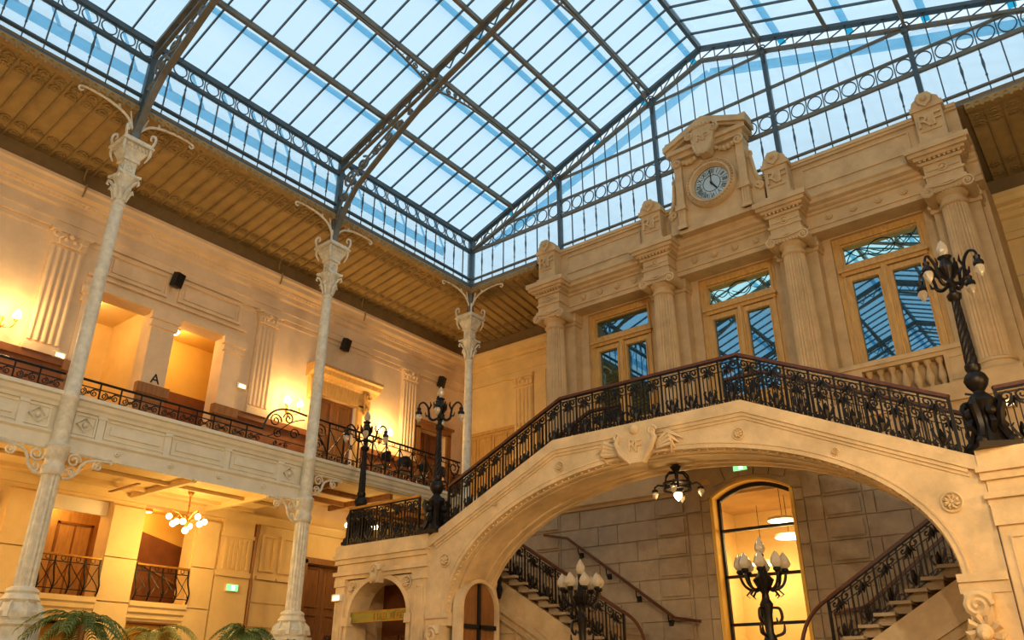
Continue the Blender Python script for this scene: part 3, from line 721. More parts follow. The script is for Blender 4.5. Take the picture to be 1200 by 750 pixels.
for bay in range(5):
    for i in range(NB):
        y = YE-BAY*(bay+1)+pw*i+.01
        for k in range(5):
            if bay < 3:
                inst('pane',pml,(PX[k],y,zr(PX[k])+GO),roof)
                inst('pane',pmr,(PXR[k],y,zr(PXR[k+1])+GO),roof)
            else:
                pane_box(far,PX[k],PX[k+1],y,y+pw-.02,GO); pane_box(far,PXR[k],PXR[k+1],y,y+pw-.02,GO)
o = far.obj('pane','roofglass',roof); o['kind'] = 'stuff'
# glazing bars
gb = B(); gb.bar((0,0,0),(XC-XL,0,ZR-ZT),.03,.07); gbm = gb.mesh('glazing_bar','steel')
gb = B(); gb.bar((0,0,ZR-ZT),(XC-XL,0,0),.03,.07); gbr = gb.mesh('glazing_bar','steel')
for bay in range(5):
    for i in range(NB):
        y = YE-BAY*(bay+1)+pw*i
        inst('glazing_bar',gbm,(XL,y,ZT+GO-.03),roof); inst('glazing_bar',gbr,(XC,y,ZT+GO-.03),roof)
# purlins: light ones straight, main ones with an arched lower chord and scrolls at the trusses
Y0 = YB; 
def light_purlin(x): return B().bar((x,Y0,zr(x)-.02),(x,YE,zr(x)-.02),.05,.14).bar((x,Y0,zr(x)-.1),(x,YE,zr(x)-.1),.09,.03).obj('purlin','bronze',roof)
for x in (PX[1],PX[3],PXR[2],PXR[4]): light_purlin(x)
def main_purlin(x,y0):
    b = B(); z = zr(x); y1 = y0+BAY
    b.bar((x,y0,z-.02),(x,y1,z-.02),.07,.16)
    low = [(x,y0+BAY*t,z-.16-.42*(abs(2*t-1))**2.6) for t in [i/20 for i in range(21)]]
    b.tube(low,.032,5)
    for s,yy in ((1,y0),(-1,y1)):
        for (d,zz,r) in ((.3,.32,.14),(.62,.25,.1),(.88,.2,.07)):
            b.tube(spiral((x,yy+s*d,z-zz),r,.02,PI/2*s,1.5*s,14,'yz'),.022,4)
        for k in range(4): b.bar((x,yy+s*(1.0+k*.18),z-.1),(x,yy+s*(1.09+k*.18),z-.22+k*.015),.02,.02)
    return b.obj('purlin','bronze',roof)
for x in (PX[2],PX[4],PXR[1],PXR[3]):
    for bay in range(5): main_purlin(x,YE-BAY*(bay+1))
b = B(); b.bar((XC,Y0,ZR+.02),(XC,YE,ZR+.02),.1,.24); b.obj('ridge_beam','steel',roof)
for x in (XL,XR): B().box(x-.06,x+.06,YB,YE,ZT-.08,ZT+.06).obj('eave_plate','steel',roof)
# outer catwalk strips above the glass, seen as blue bands
for x in PX[1:5]+[XC]+PXR[1:5]:
    xx = x-.42 if x <= XC else x+.4
    B().bar((xx,Y0,zr(xx)+.26),(xx,YE+.7,zr(xx)+.26),.17,.03).obj('outer_walkway','outer',roof)
# trusses
def truss():
    t = thing('roof_truss','ornate iron roof truss with latticed chords and scrolled knees under the glass','truss',(XC,0,ZT),'roof trusses under the skylight')
    for sg in (-1,1):
        mx = lambda x: x if sg < 0 else 2*XC-x
        b = B(); b.bar((mx(XL),0,ZT-.06),(XC,0,ZR-.06),.17,.1); b.obj('top_chord','bronze',t)
        pts = [(-14.97,12.35),(-14.9,12.65),(-14.77,12.95),(-14.55,13.38),(-14.29,13.73),(-13.8,14.09),(-13.15,14.53),(-12.59,14.9),(-11.42,15.62)]
        b = B()
        for k in range(len(pts)-1): b.bar((mx(pts[k][0]),0,pts[k][1]),(mx(pts[k+1][0]),0,pts[k+1][1]),.14,.06)
        b.bar((mx(-11.42),0,15.62),(XC,0,ZR-.5),.14,.06); b.obj('bottom_chord','bronze',t)
        b = B(); b.bar((mx(XL+.05),0,ZT-.36),(mx(-11.42),0,15.85),.09,.05); b.obj('lattice_chord','bronze',t)
        b = B(); n = 34
        for k in range(n):
            x0 = XL+.05+(XC-XL-.1)*k/n; x1 = XL+.05+(XC-XL-.1)*(k+1)/n
            d = lambda x: .36 if x < -11.4 else .44
            if k % 2: b.bar((mx(x0),0,zr(x0)-.09),(mx(x1),0,zr(x1)-d(x1)),.03,.03)
            else: b.bar((mx(x0),0,zr(x0)-d(x0)),(mx(x1),0,zr(x1)-.09),.03,.03)
        o = b.obj('lattice','steel',t); o['kind'] = 'stuff'
        for (cx,cz,r,a,tn) in ((-14.55,14.1,.3,0,1.7),(-14.75,13.6,.16,PI,-1.5),(-14.1,14.42,.24,PI/2,-1.6),(-13.6,14.62,.17,0,1.6),(-13.15,14.87,.13,PI,1.5),(-12.75,15.08,.1,0,1.5),(-12.4,15.28,.08,0,1.5),(-14.85,13.15,.1,0,1.4)):
            b = B(); b.tube(spiral((mx(cx),0,cz),r,.025,a,tn*(-sg),18),.036,5); b.obj('knee_scroll','bronze',t,True)
        b = B(); b.tube(bez((mx(-14.95),0,12.9),(mx(-14.9),0,13.8),(mx(-14.3),0,14.5),(mx(-12.8),0,15.2)),.03,5); b.obj('knee_rib','bronze',t)
        b = B(); b.bar((mx(XL),0,12.3),(mx(XL),0,ZT),.14,.14); b.obj('knee_post','steel',t)
    return t
t0 = truss(); LOC[t0.name] = Vector((XC,TRY[0],ZT)); t0.location = (XC,TRY[0],ZT)
t0['label'] = 'ornate iron roof truss springing from the column beside the scrolled rail panel'
for k,y in enumerate(TRY[1:]): dup(t0,(XC,y,ZT),'ornate iron roof truss springing from the column beside the lift lobby' if k == 0 else 'ornate iron roof truss over the back of the hall')

# ================================================================== CLERESTORY STRIP (left eave) AND GLAZED GABLE
win2 = sroot('window_2'); win1 = sroot('window_1'); NP = 13; pp = BAY/NP
def spindle():
    b = B(); b.lathe([(.014,0),(.014,.2),(.03,.24),(.016,.28),(.02,.4),(.034,.55),(.02,.7),(.016,.75),(.03,.79),(.014,.83),(.014,1.0)],(0,0,0),6); return b.mesh('spindle','steel',True)
SPN = spindle(); bar_m = B().box(-.014,.014,-.014,.014,0,1.0).mesh('mullion','steel')
ringx = B().ring((0,0,0),.165,.017,'x',16,4).mesh('ring','steel'); ringy = B().ring((0,0,0),.17,.017,'y',16,4).mesh('ring','steel')
for (x,m0) in ((XL,win2),):
    for z,w in ((ZE,.07),(13.45,.045),(14.44,.09)): B().box(x-.05,x+.05,YB,YE,z-w/2,z+w/2).obj('rail','steel',m0)
    gm = B().box(-.006,.006,.01,pp-.01,0,1).mesh('pane','roofglass')
    for k in range(NP*5):
        y = YE-pp*(k+1)
        vis = k < NP*3
        if vis:
            inst('ring',ringx,(x,y+pp/2,14.68),m0)
            for z0,z1 in ((ZE+.03,13.43),(13.47,14.4),(14.49,ZT-.08)): inst('pane',gm,(x-.03,y,z0),m0,None,(1,1,z1-z0))
        inst('spindle' if k % 3 else 'mullion',SPN if k % 3 else bar_m,(x,y,13.45),m0)
        inst('mullion',bar_m,(x,y,14.48),m0,None,(.8,.8,.38)); inst('mullion',bar_m,(x,y,ZE),m0,None,(.8,.8,.28))
    b = B(); b.box(x-.035,x-.025,YB,YE-pp*NP*3,ZE,ZT); o = b.obj('pane','roofglass',m0)
# plain clerestory on the hall's other sides
w3 = sroot('window_3'); b = B(); b.box(XR-.005,XR+.005,YB,YE,ZE,ZT); b.obj('pane','roofglass',w3)
for z in (ZE,13.45,14.44): B().box(XR-.05,XR+.05,YB,YE,z-.03,z+.03).obj('rail','steel',w3)
k = 0
y = YB
b = B()
while y < YE: b.box(XR-.015,XR+.015,y-.015,y+.015,ZE,ZT); y += .42
b.obj('mullions','steel',w3)
# back gable, glazed with a grid
w4 = sroot('window_4'); b = B(); b.prism([(XL,ZE),(XR,ZE),(XR,ZT),(XC,ZR),(XL,ZT)],'y',YB-.01,YB); b.obj('pane','roofglass',w4)
b = B(); x = XL
while x <= XR: b.box(x-.02,x+.02,YB,YB+.04,ZE,zr(x)); x += .84
for z in (ZE,14.44,15.75,16.95):
    xa = max(XL,XL+(z-ZT)/(ZR-ZT)*(XC-XL)) if z > ZT else XL
    b.box(xa,2*XC-xa,YB,YB+.04,z-.04,z+.04)
b.obj('mullions','steel',w4)
B().bar((XL,YB,ZT-.05),(XC,YB,ZR-.05),.14,.4).bar((XC,YB,ZR-.05),(XR,YB,ZT-.05),.14,.4).obj('gable_truss','steel',w4)
# front gable
def zg(x): return zr(x)-.42
POSTS = [-11.5,-8.19,-4.87,-1.56]
for x in POSTS: 
    B().box(x-.055,x+.055,YE-.09,YE+.05,ZE,zg(x)).obj('post','outer' if False else 'steel',win1)
    b = B(); b.ball((x,YE-.12,zg(x)-.2),.09,8,5); b.tube(spiral((x,YE-.13,zg(x)-.05),.13,.03,0,1.4,12),.02,5); b.tube([(x,YE-.12,zg(x)-.5),(x,YE-.15,zg(x)-.3)],[.02,.05],5); b.obj('post_bracket','steel',win1,True)
B().box(XL-.1,XL+.08,YE-.08,YE+.08,ZE-.1,ZT).obj('post','steel',win1); B().box(XR-.08,XR+.1,YE-.08,YE+.08,ZE-.1,ZT).obj('post','steel',win1)
xs = []
edges = [XL]+POSTS+[XR]
for a,c in zip(edges[:-1],edges[1:]):
    n = 8; xs += [a+(c-a)*i/n for i in range(n)]
xs.append(XR)
def rail_at(z,w,name='rail',m='bronze'):
    xa = XL if z <= zg(XL) else XL+(z+.42-ZT)/(ZR-ZT)*(XC-XL)
    B().box(xa,2*XC-xa,YE-.04,YE+.04,z-w/2,z+w/2).obj(name,m,win1)
rail_at(ZE,.07); rail_at(13.45,.045); rail_at(14.46,.1); rail_at(15.0,.05); rail_at(15.77,.055); rail_at(16.95,.055)
SEG = [ZE,13.45,14.46,15.0,15.77,16.95,ZR]
pm_y = B().box(.012,.988,-.006,.006,0,1).mesh('pane','roofglass')
for i in range(len(xs)-1):
    x0,x1 = xs[i],xs[i+1]; w = x1-x0; xm = (x0+x1)/2
    top = min(zg(x0),zg(x1))
    for j in range(len(SEG)-1):
        z0,z1 = SEG[j],min(SEG[j+1],top)
        if z1-z0 > .02: inst('pane',pm_y,(x0,YE+.02,z0),win1,None,(w,1,z1-z0))
    if 14.46+.3 < top+.1: inst('ring',ringy,(xm,YE-.02,14.73),win1,None,(min(1.05,w/.42),1,1.18))
    if x0 not in edges:
        inst('spindle' if i % 3 else 'mullion',SPN if i % 3 else bar_m,(x0,YE,13.45),win1)
        inst('mullion',bar_m,(x0,YE,ZE),win1,None,(.9,.9,.28))
        inst('mullion',bar_m,(x0,YE,14.46),win1,None,(.9,.9,max(.1,zg(x0)-14.46)))
b = B(); b.bar((XL,YE,ZT-.03),(XC,YE,ZR-.03),.16,.1).bar((XC,YE,ZR-.03),(XR,YE,ZT-.03),.16,.1); b.obj('gable_top_chord','steel',win1)
b = B(); b.bar((XL,YE-.02,ZT-.44),(XC,YE-.02,ZR-.48),.12,.08).bar((XC,YE-.02,ZR-.48),(XR,YE-.02,ZT-.44),.12,.08); b.obj('gable_bottom_chord','bronze',win1)
b = B(); n = 40
for k in range(n):
    x0 = XL+(XR-XL)*k/n; x1 = XL+(XR-XL)*(k+1)/n
    b.bar((x0,YE-.02,zr(x0)-.42),(x1,YE-.02,zr(x1)-.08),.025,.025) 
    b.bar((x1,YE-.02,zr(x1)-.42),(x1,YE-.02,zr(x1)-.08),.025,.025)
o = b.obj('gable_lattice','steel',win1); o['kind'] = 'stuff'
B().bar((XL+.5,YE+.5,ZT-.1),(XC,YE+.5,ZR-.55),.03,.3).bar((XC,YE+.5,ZR-.55),(XR,YE+.5,ZT-.4),.03,.3).obj('outer_walkway','outer',win1)
# outside parapet beyond the left clerestory
b = B(); b.box(XL-1.3,XL-1.26,YB,YE,14.8,15.08); 
for k in range(30): b.bar((XL-1.27,YE-.9*k,15.05),(XL-1.27,YE-.9*k-.5,15.9),.03,.07)
b.obj('outer_parapet','outer',win2)

# ================================================================== PORTICO (the clock facade)
CXS = [-11.78,-8.36,-4.94,-1.52]; WXS = [-10.07,-6.65,-3.23]
YP = 16.9; ZB = 6.95
WF = Face('y',17.5,-1)
hs = [(w-1.02,w+1.02,ZB if i < 2 else 7.98,11.3) for i,w in enumerate(WXS)]
b = B(); WF.holes(b,-12.35,-.95,5.7,12.1,hs,-.4,0); portico = struct(b,'wall_portico','stone')
b = B(); b.box(-12.35,-.95,17.9,19.8,5.7,12.1); struct(b,'wall_portico_core','stone')
# podium under the portico, floor of the upper landing
b = B(); b.box(-12.6,-.7,16.5,17.9,5.76,6.6); b.box(-12.5,-.8,16.42,17.9,6.6,6.95); pod = b.obj('podium','stone',portico)
# pilasters behind the columns
for c in CXS:
    b = B(); WF.box(b,c-.45,c+.45,6.95,10.95,0,.32); WF.box(b,c-.5,c+.5,6.95,7.25,0,.4)
    WF.box(b,c-.5,c+.5,10.95,11.05,0,.36); WF.box(b,c-.53,c+.53,11.05,11.15,0,.4); WF.box(b,c-.5,c+.5,11.15,11.32,0,.36); b.obj('pilaster','stone',portico)
# entablature set back between the columns
EF = Face('y',17.02,-1)
ENT = [(-.5,11.33),(0,11.33),(0,11.45),(.03,11.45),(.03,11.5),(0,11.5),(0,11.78),(.05,11.8),(.05,11.86),(.12,11.9),(.12,11.96),(.22,12.0),(.22,12.1),(.27,12.14),(.27,12.2),(-.5,12.2)]
b = B(); EF.run(b,ENT,-12.4,-.9); b.obj('entablature','stone',portico)
b = B(); x = -12.3
while x < -1.0: EF.box(b,x,x+.05,11.87,11.93,.04,.1); x += .095
o = b.obj('dentil_course','stone',portico); o['kind'] = 'stuff'
for a,c in zip(CXS[:-1],CXS[1:]):
    for k in range(4):
        u = a+.62+(c-a-1.24)*(k+.5)/4; b = B(); b.tube([EF.p(u,11.64,-.02),EF.p(u,11.64,.05)],.085,14); b.ball(EF.p(u,11.64,.03),.07,8,5); b.obj('frieze_boss','stone',portico,True)
# projecting blocks of entablature over each column
def ressaut(c):
    b = B(); y = 16.56
    b.box(c-.36,c+.36,y,17.1,11.33,11.5); b.box(c-.4,c+.4,y-.03,17.1,11.5,11.55); b.box(c-.36,c+.36,y,17.1,11.55,11.8)
    b.box(c-.42,c+.42,y-.05,17.1,11.8,11.87); b.box(c-.5,c+.5,y-.12,17.1,11.91,11.98); b.box(c-.58,c+.58,y-.19,17.1,11.98,12.07); b.box(c-.63,c+.63,y-.24,17.1,12.07,12.2)
    k = -.4
    while k < .4: b.box(c+k,c+k+.05,y-.1,y,11.865,11.915); k += .095
    k = y
    while k < 17: b.box(c-.47,c+.47,k,k+.05,11.865,11.915); k += .095
    o = b.obj('entablature_block','stone',portico)
    b = B(); cc = (c,y-.01,11.66); b.ring(cc,.085,.02,'y',14,4); b.ball(cc,.05,8,5); b.box(c-.32,c+.32,y-.02,y,11.63,11.67); b.obj('roundel','stone',o,True)
for c in CXS: ressaut(c)
# ionic columns
colm = {}
def ionic(c,label):
    t = thing('stone_column',label,'column',(c,YP-.04,6.95)); L = (c,YP-.04,0)
    b = B(); b.box(c-.42,c+.42,YP-.46,YP+.38,6.95,7.08); b.lathe([(.4,7.08),(.42,7.13),(.4,7.19),(.34,7.2),(.33,7.25),(.36,7.27),(.36,7.31),(.3,7.35)],L,28); b.obj('base','stone',t,True)
    b = B(); n = 48
    b.lathe([(.285,7.34),(.285,8.4),(.275,9.4),(.255,10.3),(.245,10.82)],L,n,1,.11); b.obj('fluted_shaft','stone',t)
    b = B(); b.lathe([(.25,10.8),(.28,10.83),(.28,10.87),(.25,10.89),(.25,10.98),(.33,11.06),(.33,11.1)],L,28)
    b.box(c-.4,c+.4,YP-.4,YP+.3,11.24,11.33); b.box(c-.34,c+.34,YP-.36,YP+.28,11.08,11.24)
    for k in range(7): b.ball((c-.24+k*.08,YP-.38,11.1),.035,6,4)
    for s in (-1,1):
        b.tube(spiral((c+s*.38,YP-.38,11.13),.125,.02,PI/2,-1.75*s,22),.032,5)
        b.tube([(c+s*.38,YP-.37,11.13),(c+s*.38,YP+.3,11.13)],[.12,.11],14); b.ball((c+s*.38,YP-.4,11.13),.035,6,4)
    b.tube([(c-.38,YP-.38,11.25),(c,YP-.38,11.2),(c+.38,YP-.38,11.25)],.028,5)
    b.obj('ionic_capital','stone',t,True)
    return t
for c,l in zip(CXS,('fluted ionic stone column nearest the corner iron column','fluted ionic stone column between the first door and the door under the clock','fluted ionic stone column between the clock door and the balustraded window','fluted ionic stone column behind the lamp post on the stair pier')): ionic(c,l)
# attic parapet and RF blocks
b = B(); b.box(-12.3,-1.0,16.79,17.2,12.2,12.32); b.box(-12.3,-1.0,16.83,17.2,12.32,13.08); b.box(-12.3,-1.0,16.77,17.2,13.08,13.15); b.box(-12.3,-1.0,16.74,17.2,13.15,13.24); par = b.obj('parapet','stone',portico)
for a,c in zip(CXS[:-1],CXS[1:]):
    b = B(); Face('y',16.83,-1).frame(b,a+.5,c-.5,12.42,12.98,.04,0,.03); b.obj('parapet_panel','stone',portico)
RF = text_mesh('RF',.48,.045,'stone')
for i,c in enumerate(CXS):
    t = thing('pedestal_block',['stone attic block carved RF at the corner end of the parapet','stone attic block carved RF just beside the clock, towards the corner','stone attic block carved RF just beside the clock, towards the lamp post','stone attic block carved RF above the column behind the lamp post'][i],'stone block',(c,16.65,12.2))
    b = B(); b.box(c-.33,c+.33,16.46,16.84,12.2,12.34); b.box(c-.28,c+.28,16.5,16.84,12.34,13.14); b.box(c-.33,c+.33,16.45,16.84,13.14,13.26)
    b.prism([(c-.3,13.26),(c+.3,13.26),(c+.26,13.4),(c+.12,13.5),(c-.12,13.5),(c-.26,13.4)],'y',16.48,16.84); b.obj('block','stone',t)
    b = B(); b.prism([(c-.13,13.28),(c-.17,13.42),(c-.1,13.52),(c+.1,13.52),(c+.17,13.42),(c+.13,13.28),(c,13.16)],'y',16.39,16.5); b.ball((c,16.38,13.36),.07,8,5); b.obj('shield','stone',t)
    inst('letters',RF,(c,16.49,12.82),t,(PI/2,0,0)); B().box(c-.2,c+.2,16.475,16.5,12.58,12.61).obj('underline','stone',t)

# clock aedicule
t = thing('clock','round enamel clock in a carved stone aedicule with a pediment','clock',(-6.58,16.6,12.2)); X = -6.57; ZC = 13.37; YF = 16.5
b = B(); b.box(X-1.0,X+1.0,16.5,16.85,12.2,12.32); b.box(X-.82,X+.82,16.55,16.85,12.3,14.45); b.obj('body','stone',t)
for s in (-1,1):
    b = B(); b.box(X+s*.86-.1,X+s*.86+.1,16.44,16.85,12.3,14.2); b.box(X+s*.86-.14,X+s*.86+.14,16.38,16.85,12.85,12.97); b.box(X+s*.86-.13,X+s*.86+.13,16.4,16.85,12.3,12.4)
    b.tube(spiral((X+s*.86,16.4,14.28),.14,.02,PI/2,-1.6*s,16),.04,5); b.tube([(X+s*.86,16.42,14.28),(X+s*.86,16.8,14.28)],.13,12)
    for k in range(3): b.box(X+s*.86-.08+k*.065,X+s*.86-.05+k*.065,16.42,16.46,12.4,12.85)
    b.obj('pilaster','stone',t,True)
    b = B(); b.prism([(X+s*.9,12.3),(X+s*1.27,12.3),(X+s*1.27,12.6),(X+s*1.27,12.76),(X+s*1.2,12.85),(X+s*1.08,13.2),(X+s*1.02,13.9),(X+s*.9,14.1)],'y',16.6,16.82)
    b.tube(spiral((X+s*1.17,16.58,12.86),.12,.02,-PI/2,1.6*s,16),.045,5); b.tube(spiral((X+s*1.02,16.58,13.85),.12,.02,PI/2,1.6*s,16),.04,5); b.tube(bez((X+s*1.25,16.57,12.95),(X+s*1.1,16.57,13.1),(X+s*1.1,16.57,13.5),(X+s*1.06,16.57,13.75)),.05,5); b.obj('side_scroll','stone',t,True)
    b = B()
    for k in range(6):
        tt = k/5; b.ball((X+s*(.25+.55*tt),16.46,14.33-.12*math.sin(PI*tt)),.06+.02*math.sin(PI*tt),7,5)
    b.obj('garland','stone',t,True)
b = B(); b.box(X-1.0,X+1.0,16.42,16.85,14.42,14.56)
b.box(X-1.1,X+1.1,16.34,16.85,14.56,14.68)
for s in (-1,1):
    b.prism([(X+s*1.16,14.68),(X+s*1.16,14.84),(X,15.36),(X,15.16)],'y',16.28,16.85)
    b.prism([(X+s*1.1,14.62),(X+s*1.1,14.7),(X,15.2),(X,15.1)],'y',16.36,16.85)
b.prism([(X-1,14.68),(X+1,14.68),(X,15.12)],'y',16.5,16.85)
for s in (-1,1): b.box(X+s*1.02-.12,X+s*1.02+.12,16.4,16.8,14.8,15.02)
b.obj('pediment','stone',t)
b = B(); b.prism([(X-.12,14.14),(X-.26,14.45),(X-.36,14.8),(X-.24,14.98),(X+.24,14.98),(X+.36,14.8),(X+.26,14.45),(X+.12,14.14)],'y',16.22,16.5)
for s in (-1,1): b.tube(spiral((X+s*.34,16.22,14.82),.13,.02,PI/2,-1.5*s,14),.04,5); b.tube([(X+s*.27,16.22,14.5),(X+s*.2,16.2,14.25),(X+s*.08,16.2,14.12)],.05,5)
for k in range(5): b.ball((X-.2+.1*k,16.24,15.03),.075,7,5)
b.obj('cartouche','stone',t,True); inst('letters',text_mesh('RF',.3,.02,'stone'),(X,16.21,14.62),t,(PI/2,0,0))
b = B(); n = 40
prof = [(.46,16.5),(.5,16.42),(.52,16.38),(.57,16.38),(.58,16.42),(.61,16.42),(.64,16.38),(.67,16.42),(.69,16.55)]
vs = []; fs = []
for i in range(n):
    a = 2*PI*i/n
    for r,y in prof: vs.append((X+r*math.cos(a),y,ZC+r*math.sin(a)))
m_ = len(prof)
for i in range(n):
    for k in range(m_-1): fs.append((i*m_+k,i*m_+k+1,((i+1) % n)*m_+k+1,((i+1) % n)*m_+k))
b.add(vs,fs)
for k in range(44): a = 2*PI*k/44; b.ball((X+.605*math.cos(a),16.39,ZC+.605*math.sin(a)),.026,5,4)
b.obj('clock_ring','stone',t,True)
b = B(); b.add([(X+.48*math.cos(2*PI*k/n),16.52,ZC+.48*math.sin(2*PI*k/n)) for k in range(n)],[tuple(range(n))]); b.obj('clock_face','clockface',t)
b = B(); b.ring((X,16.515,ZC),.465,.012,'y',40,4); b.ring((X,16.515,ZC),.235,.008,'y',32,4); b.obj('minute_track','dark',t)
for k in range(12):
    a = PI/2-2*PI*k/12; s = ['XII','I','II','III','IIII','V','VI','VII','VIII','IX','X','XI'][k]
    inst('numeral',text_mesh(s,.17,.003,'dark'),(X+.35*math.cos(a),16.51,ZC+.35*math.sin(a)),t,(PI/2,a-PI/2 if False else -(a-PI/2),0),(.75,1.15,1))
for k in range(12):
    a = PI/2-2*PI*(k+.5)/12; B().bar((X+.25*math.cos(a),16.513,ZC+.25*math.sin(a)),(X+.45*math.cos(a),16.513,ZC+.45*math.sin(a)),.006,.008,(0,1,0)).obj('tick','dark',t)
def hand(a,L,w,nm): B().tube([(X-.06*math.sin(a),16.49,ZC-.06*math.cos(a)),(X,16.49,ZC),(X+L*.7*math.sin(a),16.49,ZC+L*.7*math.cos(a)),(X+L*math.sin(a),16.49,ZC+L*math.cos(a))],[w*.6,w,w,w*.2],5).obj(nm,'dark',t)
hand(0,.42,.014,'minute_hand'); hand(math.radians(147),.28,.024,'hour_hand'); B().ball((X,16.49,ZC),.035,8,5).obj('hub','dark',t)

# windows and glazed doors of the portico
def portico_window(i,w):
    r = sroot('window_%d' % (5+i)); z0 = ZB if i < 2 else 7.98; F = WF
    b = B(); F.frame(b,w-1.02,w+1.02,z0,11.3,.13,-.28,-.1); F.frame(b,w-.9,w+.9,z0+.04,11.18,.06,-.26,-.06); b.obj('window_frame','wood',r)
    b = B(); F.box(b,w-.92,w+.92,10.28,10.42,-.26,-.02); F.box(b,w-.92,w+.92,10.42,10.56,-.24,-.08); F.box(b,w-.96,w+.96,10.36,10.42,-.24,.04); b.obj('transom','wood',r)
    b = B(); F.frame(b,w-.88,w+.88,10.54,11.14,.06,-.22,-.12); b.obj('fanlight_frame','wood',r)
    b = B(); F.box(b,w-.83,w+.83,10.58,11.1,-.2,-.19); fl = b.obj('pane','winglass' if i == 0 else 'fan',r)
    if i:
        b = B()
        b.tube([F.p(w+.3*math.cos(a),10.84+.22*math.sin(a),-.185) for a in [2*PI*q/20 for q in range(20)]],.01,4,True)
        for s in (-1,1): b.tube(cr([F.p(w+s*.83,10.6,-.185),F.p(w+s*.6,10.95,-.185),F.p(w+s*.3,10.84,-.185),F.p(w+s*.1,10.7,-.185),F.p(w-s*.2,10.84,-.185)]),.01,4); b.tube(cr([F.p(w+s*.83,11.08,-.185),F.p(w+s*.5,10.75,-.185),F.p(w+s*.3,10.84,-.185)]),.01,4); b.obj('leading','dark',fl)
    for s in (-1,1):
        u0,u1 = (w-.86,w-.02) if s < 0 else (w+.02,w+.86)
        b = B(); zb = 7.95 if i < 2 else 8.05
        F.box(b,u0,u0+.13,zb,10.26,-.2,-.07); F.box(b,u1-.13,u1,zb,10.26,-.2,-.07); F.box(b,u0+.13,u1-.13,10.12,10.26,-.2,-.07); F.box(b,u0+.13,u1-.13,zb,zb+.1,-.2,-.07)
        F.frame(b,u0+.1,u1-.1,zb+.07,10.15,.025,-.07,-.045)
        lf = b.obj('sash','wood',r)
        b = B(); F.box(b,u0+.12,u1-.12,zb+.09,10.13,-.15,-.14); b.obj('pane','winglass',lf)
        if i < 2:
            b = B(); F.box(b,u0,u1,ZB+.05,zb,-.2,-.09); F.frame(b,u0+.12,u1-.12,ZB+.2,zb-.08,.05,-.09,-.05); b.obj('lower_panel','wood',lf)
    b = B(); F.box(b,w-.07,w+.07,z0+.1,10.3,-.2,-.03); F.box(b,w-.035,w+.035,z0+.1,10.3,-.05,0); b.obj('mullion','wood',r)
    return r
for i,w in enumerate(WXS): portico_window(i,w)
# balustrade below the third window
t = thing('stone_balustrade','stone balustrade of vase balusters below the large window','balustrade',(WXS[2],17.3,6.95))
b = B(); b.box(WXS[2]-1.24,WXS[2]+1.24,17.12,17.5,7.78,7.86); b.box(WXS[2]-1.26,WXS[2]+1.26,17.08,17.5,7.86,7.96); b.obj('coping','stone',t)
b = B(); b.box(WXS[2]-1.24,WXS[2]+1.24,17.1,17.5,6.95,7.16); b.obj('plinth','stone',t)
for s in (-1,1):
    c = WXS[2]+s*1.02; b = B(); b.box(c-.22,c+.22,17.12,17.5,7.16,7.78); Face('y',17.12,-1).frame(b,c-.17,c+.17,7.22,7.72,.03,0,.02); b.obj('pedestal','stone',t)
bm = B().lathe([(.075,0),(.075,.05),(.045,.08),(.06,.14),(.09,.22),(.08,.3),(.045,.44),(.04,.5),(.06,.54),(.075,.57),(.075,.62)],(0,0,0),12).mesh('baluster','stone',True)
for k in range(7): inst('baluster',bm,(WXS[2]-.69+.23*k,17.28,7.16),t)
b = B(); b.box(WXS[2]-.8,WXS[2]+.8,17.44,17.5,7.16,7.78); b.obj('back_panel','stone',t)

# ================================================================== RUSTICATED WALL BELOW THE PORTICO with the lit arched window
RW = Face('y',16.55,-1); WX = -6.59
wh = [(WX-.9,WX+.9,1.9,5.74)]
b = B(); RW.holes(b,-14.2,1.0,0,5.76,wh,-.4,0); rust = struct(b,'wall_rusticated','grey')
b = B(); RW.run(b,[(-.1,5.6),(.07,5.6),(.09,5.66),(.15,5.7),(.15,5.76),(-.1,5.76)],-14.2,WX-1.5); b.obj('string_course','stone',rust)
b = B(); RW.run(b,[(-.1,5.6),(.07,5.6),(.09,5.66),(.15,5.7),(.15,5.76),(-.1,5.76)],WX+1.5,1.0); b.obj('string_course','stone',rust)
b = B(); RW.box(b,WX-1.5,WX-1.14,5.2,6.3,0,.06); RW.box(b,WX+1.14,WX+1.5,5.2,6.3,0,.06); RW.box(b,WX-1.14,WX+1.14,5.88,6.3,0,.06); b.obj('arch_head','grey',rust)
rows = [5.6-.44*k for k in range(13)]
def block(u0,u1,z0,z1,d,proud=False):
    b = B(); g = .011
    if proud:
        RW.box(b,u0,u1,z0+g,z1-g,0,d*.5); RW.poly(b,[(u0+.06,z0+.07),(u1-.06,z0+.07),(u1-.06,z1-.06),(u0+.06,z1-.06)],d*.5,d)
    else: RW.box(b,u0+g,u1-g,z0+g,z1-g,0,d)
    b.obj('stone_block','grey',rust)
SL = [(-12.28,-11.52),(-8.87,-8.1)]; SR = [(2*WX-c,2*WX-a) for a,c in SL]
